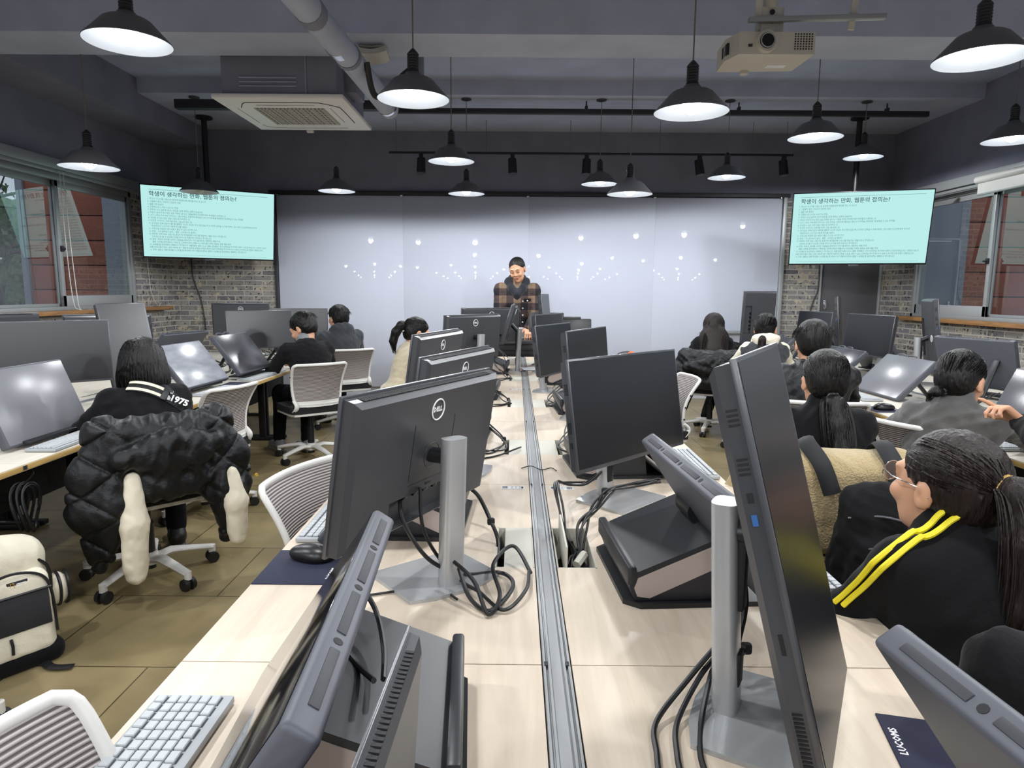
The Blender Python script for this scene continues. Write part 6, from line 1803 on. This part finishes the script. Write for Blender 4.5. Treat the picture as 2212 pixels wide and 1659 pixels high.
pt_ = thing('pen_tray', 'white and black slanted charging box on the right table', 'box', (2.52, 5.95, ZD))
MB().box((0, 0, 0.05), (0.3, 0.1, 0.06), 0.01, X=RZ(-0.8)).build('box', 'white_p', pt_)

# ------------------------------------------------------------------ coats and bags
def quilt(amp, seed):
    f1 = folds(amp * 0.9, 30, seed)
    def f(P):
        a = P[:, 1] * 0.8 + P[:, 2]; c = P[:, 1] * 0.8 - P[:, 2]
        g = np.minimum(np.abs(np.sin(a * 17)), np.abs(np.sin(c * 17)))
        m = np.clip((np.abs(P[:, 1]) - 0.13) / 0.1, 0.12, 1)
        return (amp * m * (1.25 * (1 - np.exp(-g * 5)) - 0.75) + f1(P) * (1.6 - m)).astype(np.float32)
    return f
def coat_on(label, x, y, yaw, mt, wide, drop, hood, seed, fold, name='coat', res=0.009):
    t = thing(name, label, 'coat', (x, y, 0.84), R_(yaw))
    S = Soft()
    S.cap((-0.315, -0.25, -0.015), (-0.315, 0.25, -0.015), 0.05, 0.05, 0.03, (0.9, 1, 1))
    S.box((-0.345, 0, -0.17), (0.055, 0.25, 0.19), rot(0, -8, 0), 0.05, 0.05)
    for q in (1, -1):
        S.chain([(-0.30, q * 0.24, -0.02), (-0.33, q * (0.27 + wide * 0.5), -0.2), (-0.31, q * (0.27 + wide), -0.34), (-0.27, q * (0.25 + wide * 0.9), -drop)], [0.06, 0.085, 0.085, 0.03], 0.05, (1.3, 1, 1))
        S.chain([(-0.345, q * 0.21, -0.12), (-0.37, q * 0.24, -0.35), (-0.33, q * 0.25, -drop + 0.06)], [0.06, 0.07, 0.03], 0.05)
    if hood:
        S.ell((-0.43, 0.0, -0.13), (0.075, 0.19, 0.085), None, 0.03)
        S.chain([(-0.42, -0.18, -0.1), (-0.46, 0, -0.06), (-0.42, 0.2, -0.13)], [0.045, 0.05, 0.045], 0.02)
        S.ell((-0.41, 0.0, -0.26), (0.05, 0.17, 0.08), None, 0.04)
    # room for the seat back inside the coat
    S.box((-0.265, 0, -0.2), (0.045, 0.235, 0.2), rot(0, -12, 0), 0.01, 0.01, 's')
    soft('shell', S, res, mt, t, fold, 1)
    return t
jc = coat_on('black padded jacket with ivory sleeves hung on the chair of the bob haired woman', -1.82, 3.2, 135, 'jk_black2', 0.03, 0.62, True, 3, quilt(0.014, 3), 'padded_jacket', 0.006)
for (yy, z0, z1, r0) in ((0.17, -0.22, -0.60, 0.055), (-0.27, -0.27, -0.54, 0.052)):
    S = Soft(); S.chain([(-0.42, yy * 0.95, z0), (-0.435, yy, (z0 + z1) / 2), (-0.42, yy * 1.02, z1)], [0.035, r0, r0 * 0.95], 0.03, (1.25, 1, 1)); S.chain([(-0.42, yy * 1.02, z1), (-0.418, yy * 1.02, z1 - 0.045)], [r0 * 0.7, r0 * 0.78], 0.015)
    soft('sleeve', S, 0.007, 'ivory', jc, folds(0.005, 55, 6), 1)
b = MB()
for (yy, zz) in ((-0.38, -0.3), (-0.43, -0.43)): b.cyl((-0.415, yy, zz), (-0.425, yy, zz), 0.008, n=12)
b.build('snap_button', 'gold', jc)
coat_on('dark puffer coat on the chair of the long haired woman', 2.02, 6.85, 70, 'jk_black2', 0.06, 0.48, True, 8, folds(0.016, 38, 8))
coat_on('black coat on the chair of the woman with glasses, lower right corner', 1.0, 1.38, 100, 'jk_black', 0.05, 0.6, False, 15, folds(0.012, 38, 15))
bc = coat_on('beige boucle coat on the chair under the black backpack', 1.2, 2.72, 78, 'beige', 0.0, 0.5, False, 12, folds(0.008, 36, 12))
put('collar_label', MB().box((-0.372, 0.02, 0.005), (0.004, 0.05, 0.02)).mesh('collar_label', 'white_p'), None).parent = bc
bp = thing('backpack', 'black backpack slung over the beige coat on the chair', 'backpack', (1.2, 2.72, 0.84), R_(78))
S = Soft(); S.box((-0.50, -0.15, -0.27), (0.08, 0.15, 0.19), rot(12, -6, 8), 0.07, 0.03).ell((-0.50, -0.15, -0.1), (0.07, 0.13, 0.07), None, 0.04).box((-0.575, -0.15, -0.32), (0.03, 0.12, 0.11), rot(12, -6, 8), 0.03, 0.02)
soft('bag', S, 0.008, 'jk_black', bp, folds(0.009, 44, 5), 1)
for o in (0.0, 0.19):
    b = MB().tube(spline([(-0.44, -0.22 + o * 1.1, -0.1), (-0.43, -0.21 + o * 1.25, 0.0), (-0.37, -0.19 + o * 1.35, 0.058), (-0.31, -0.19 + o * 1.35, 0.065), (-0.25, -0.19 + o * 1.35, 0.03)], 6), 0.02, 8, flat=(1.5, 0.5))
    b.build('shoulder_strap', 'black_m', bp)
b = MB().tube(spline([(-0.575, -0.03, -0.14), (-0.6, -0.13, -0.12), (-0.585, -0.25, -0.15)], 6), 0.004, 6).tube(spline([(-0.62, -0.06, -0.23), (-0.635, -0.14, -0.215), (-0.62, -0.24, -0.24)], 6), 0.003, 6)
b.build('zip', 'tabgrey', bp)
# dark jacket with an orange lining on an empty seat back at the right of the far monitors
oj = thing('jacket', 'folded dark jacket with an orange patch right of the greenish monitors', 'jacket', (1.02, 6.1, 0))
S = Soft(); S.ell((0, 0, 0.78), (0.14, 0.12, 0.12), None, 0.04).box((0, 0, 0.5), (0.12, 0.12, 0.26), None, 0.06, 0.05)
soft('jacket_shell', S, 0.012, 'jk_black2', oj, folds(0.012, 40, 9), 1)
S = Soft(); S.chain([(-0.05, -0.1, 0.85), (0.02, -0.105, 0.875), (0.07, -0.09, 0.85)], [0.02, 0.028, 0.02], 0.02)
M['orange'] = mat('orange_fabric', '#c9602a', 0.8); soft('lining', S, 0.008, 'orange', oj, folds(0.004, 30, 2), 1)
oc = chair('task chair under the folded dark jacket with an orange patch', 1.02, 5.86, 170)
# dark bag on the far right table
S = Soft(); S.box((0, 0, 0.09), (0.16, 0.08, 0.09), rot(0, 12, 0), 0.05, 0.03)
db = thing('bag', 'dark soft bag on the right table beside the long haired woman', 'bag', (2.4, 7.35, ZD)); soft('bag_body', S, 0.012, 'jk_black2', db, folds(0.008, 16, 2), 1)

# white backpack on the floor at the lower left
wbp = thing('backpack', 'white backpack with black trim on the floor at the left edge', 'backpack', (-1.95, 2.42, 0.0), R_(-36))
wbp.scale = (0.9, -0.9, 0.9)
S = Soft(); S.box((-0.02, 0, 0.27), (0.10, 0.165, 0.25), rot(0, -6, 0), 0.085, 0.03); S.ell((-0.03, 0, 0.45), (0.09, 0.14, 0.09), None, 0.06)
soft('main_compartment', S, 0.008, 'hood_white', wbp, folds(0.006, 40, 3), 1)
S = Soft(); S.box((0.085, 0, 0.225), (0.055, 0.145, 0.185), rot(0, -7, 0), 0.05, 0.03)
soft('front_pocket', S, 0.007, 'hood_white', wbp, folds(0.003, 40, 5), 1)
FX = T(0.085, 0, 0.225) @ RY(R_(-7))
M['bag_mesh'] = mat('black_bag_mesh', '#24252a', 0.7, bump=(300, 0.3))
MB().box((0.056, 0.0, 0.02), (0.006, 0.25, 0.15), 0.003, X=FX).build('mesh_panel', 'bag_mesh', wbp)
S = Soft(); S.box((0.01, 0, 0.045), (0.15, 0.172, 0.05), None, 0.045, 0.02); soft('base_panel', S, 0.008, 'jk_black', wbp)
b = MB()
b.tube([FX @ Vector(p) for p in spline([(0.05, -0.14, -0.1), (0.056, -0.135, 0.08), (0.055, -0.10, 0.16), (0.05, 0, 0.19), (0.055, 0.10, 0.16), (0.056, 0.135, 0.08), (0.05, 0.14, -0.1)], 6)], 0.006, 6)
b.tube([FX @ Vector(p) for p in ((0.06, -0.135, 0.1), (0.062, 0.135, 0.1))], 0.005, 6)
b.tube(spline([(0.02, -0.165, 0.2), (0.05, -0.15, 0.40), (0.055, 0, 0.475), (0.05, 0.15, 0.40), (0.02, 0.165, 0.2)], 8), 0.007, 6)
b.build('piping', 'black', wbp)
MB().box((0.058, 0.09, -0.02), (0.006, 0.022, 0.28), 0.002, X=FX).box((0.058, 0.125, -0.02), (0.006, 0.018, 0.26), 0.002, X=FX).build('webbing', 'black', wbp)
MB().box((0.05, -0.02, 0.142), (0.006, 0.075, 0.03), 0.002, X=FX).build('logo_patch', 'ink', wbp)
b = MB()
for (y, z, w, h) in ((0.004, 0.142, 0.002, 0.02), (-0.008, 0.142, 0.002, 0.02), (-0.002, 0.152, 0.014, 0.002), (-0.002, 0.132, 0.014, 0.002)): b.box((0.0536, y, z), (0.001, w, h), X=FX)
b.build('logo_frame', 'gold', wbp)
MB().box((0.0536, -0.032, 0.146), (0.001, 0.034, 0.004), X=FX).box((0.0536, -0.03, 0.138), (0.001, 0.03, 0.004), X=FX).build('logo_lettering', 'white_ink', wbp)
b = MB()
for (y, z, w, h) in ((0.118, 0.05, 0.003, 0.03), (0.1, 0.05, 0.003, 0.03), (0.109, 0.066, 0.02, 0.003), (0.109, 0.034, 0.02, 0.003)): b.box((0.064, y, z), (0.002, w, h), X=FX)
b.build('zip_frame', 'gold', wbp)
MB().tube([FX @ Vector(p) for p in ((0.062, 0.03, -0.07), (0.068, 0.028, -0.1), (0.066, 0.03, -0.135))], 0.006, 6).build('zip_pull', 'black', wbp)
S = Soft(); S.ell((0.0, -0.20, 0.26), (0.05, 0.045, 0.075), None, 0.02); soft('side_pouch', S, 0.006, 'hood_white', wbp)
b = MB()
for o in (-0.02, 0.012): b.tube([(0.052 * math.cos(a), -0.2 + o - 0.01, 0.26 + 0.076 * math.sin(a)) for a in [PI * (k / 12 - 0.5) for k in range(13)]], 0.007, 6)
b.build('pouch_trim', 'black', wbp)
MB().tube(spline([(0.05, -0.1, 0.02), (0.2, -0.08, 0.012), (0.28, -0.14, 0.012)], 5), 0.012, 6, flat=(1.6, 0.3)).build('trailing_strap', 'black', wbp)
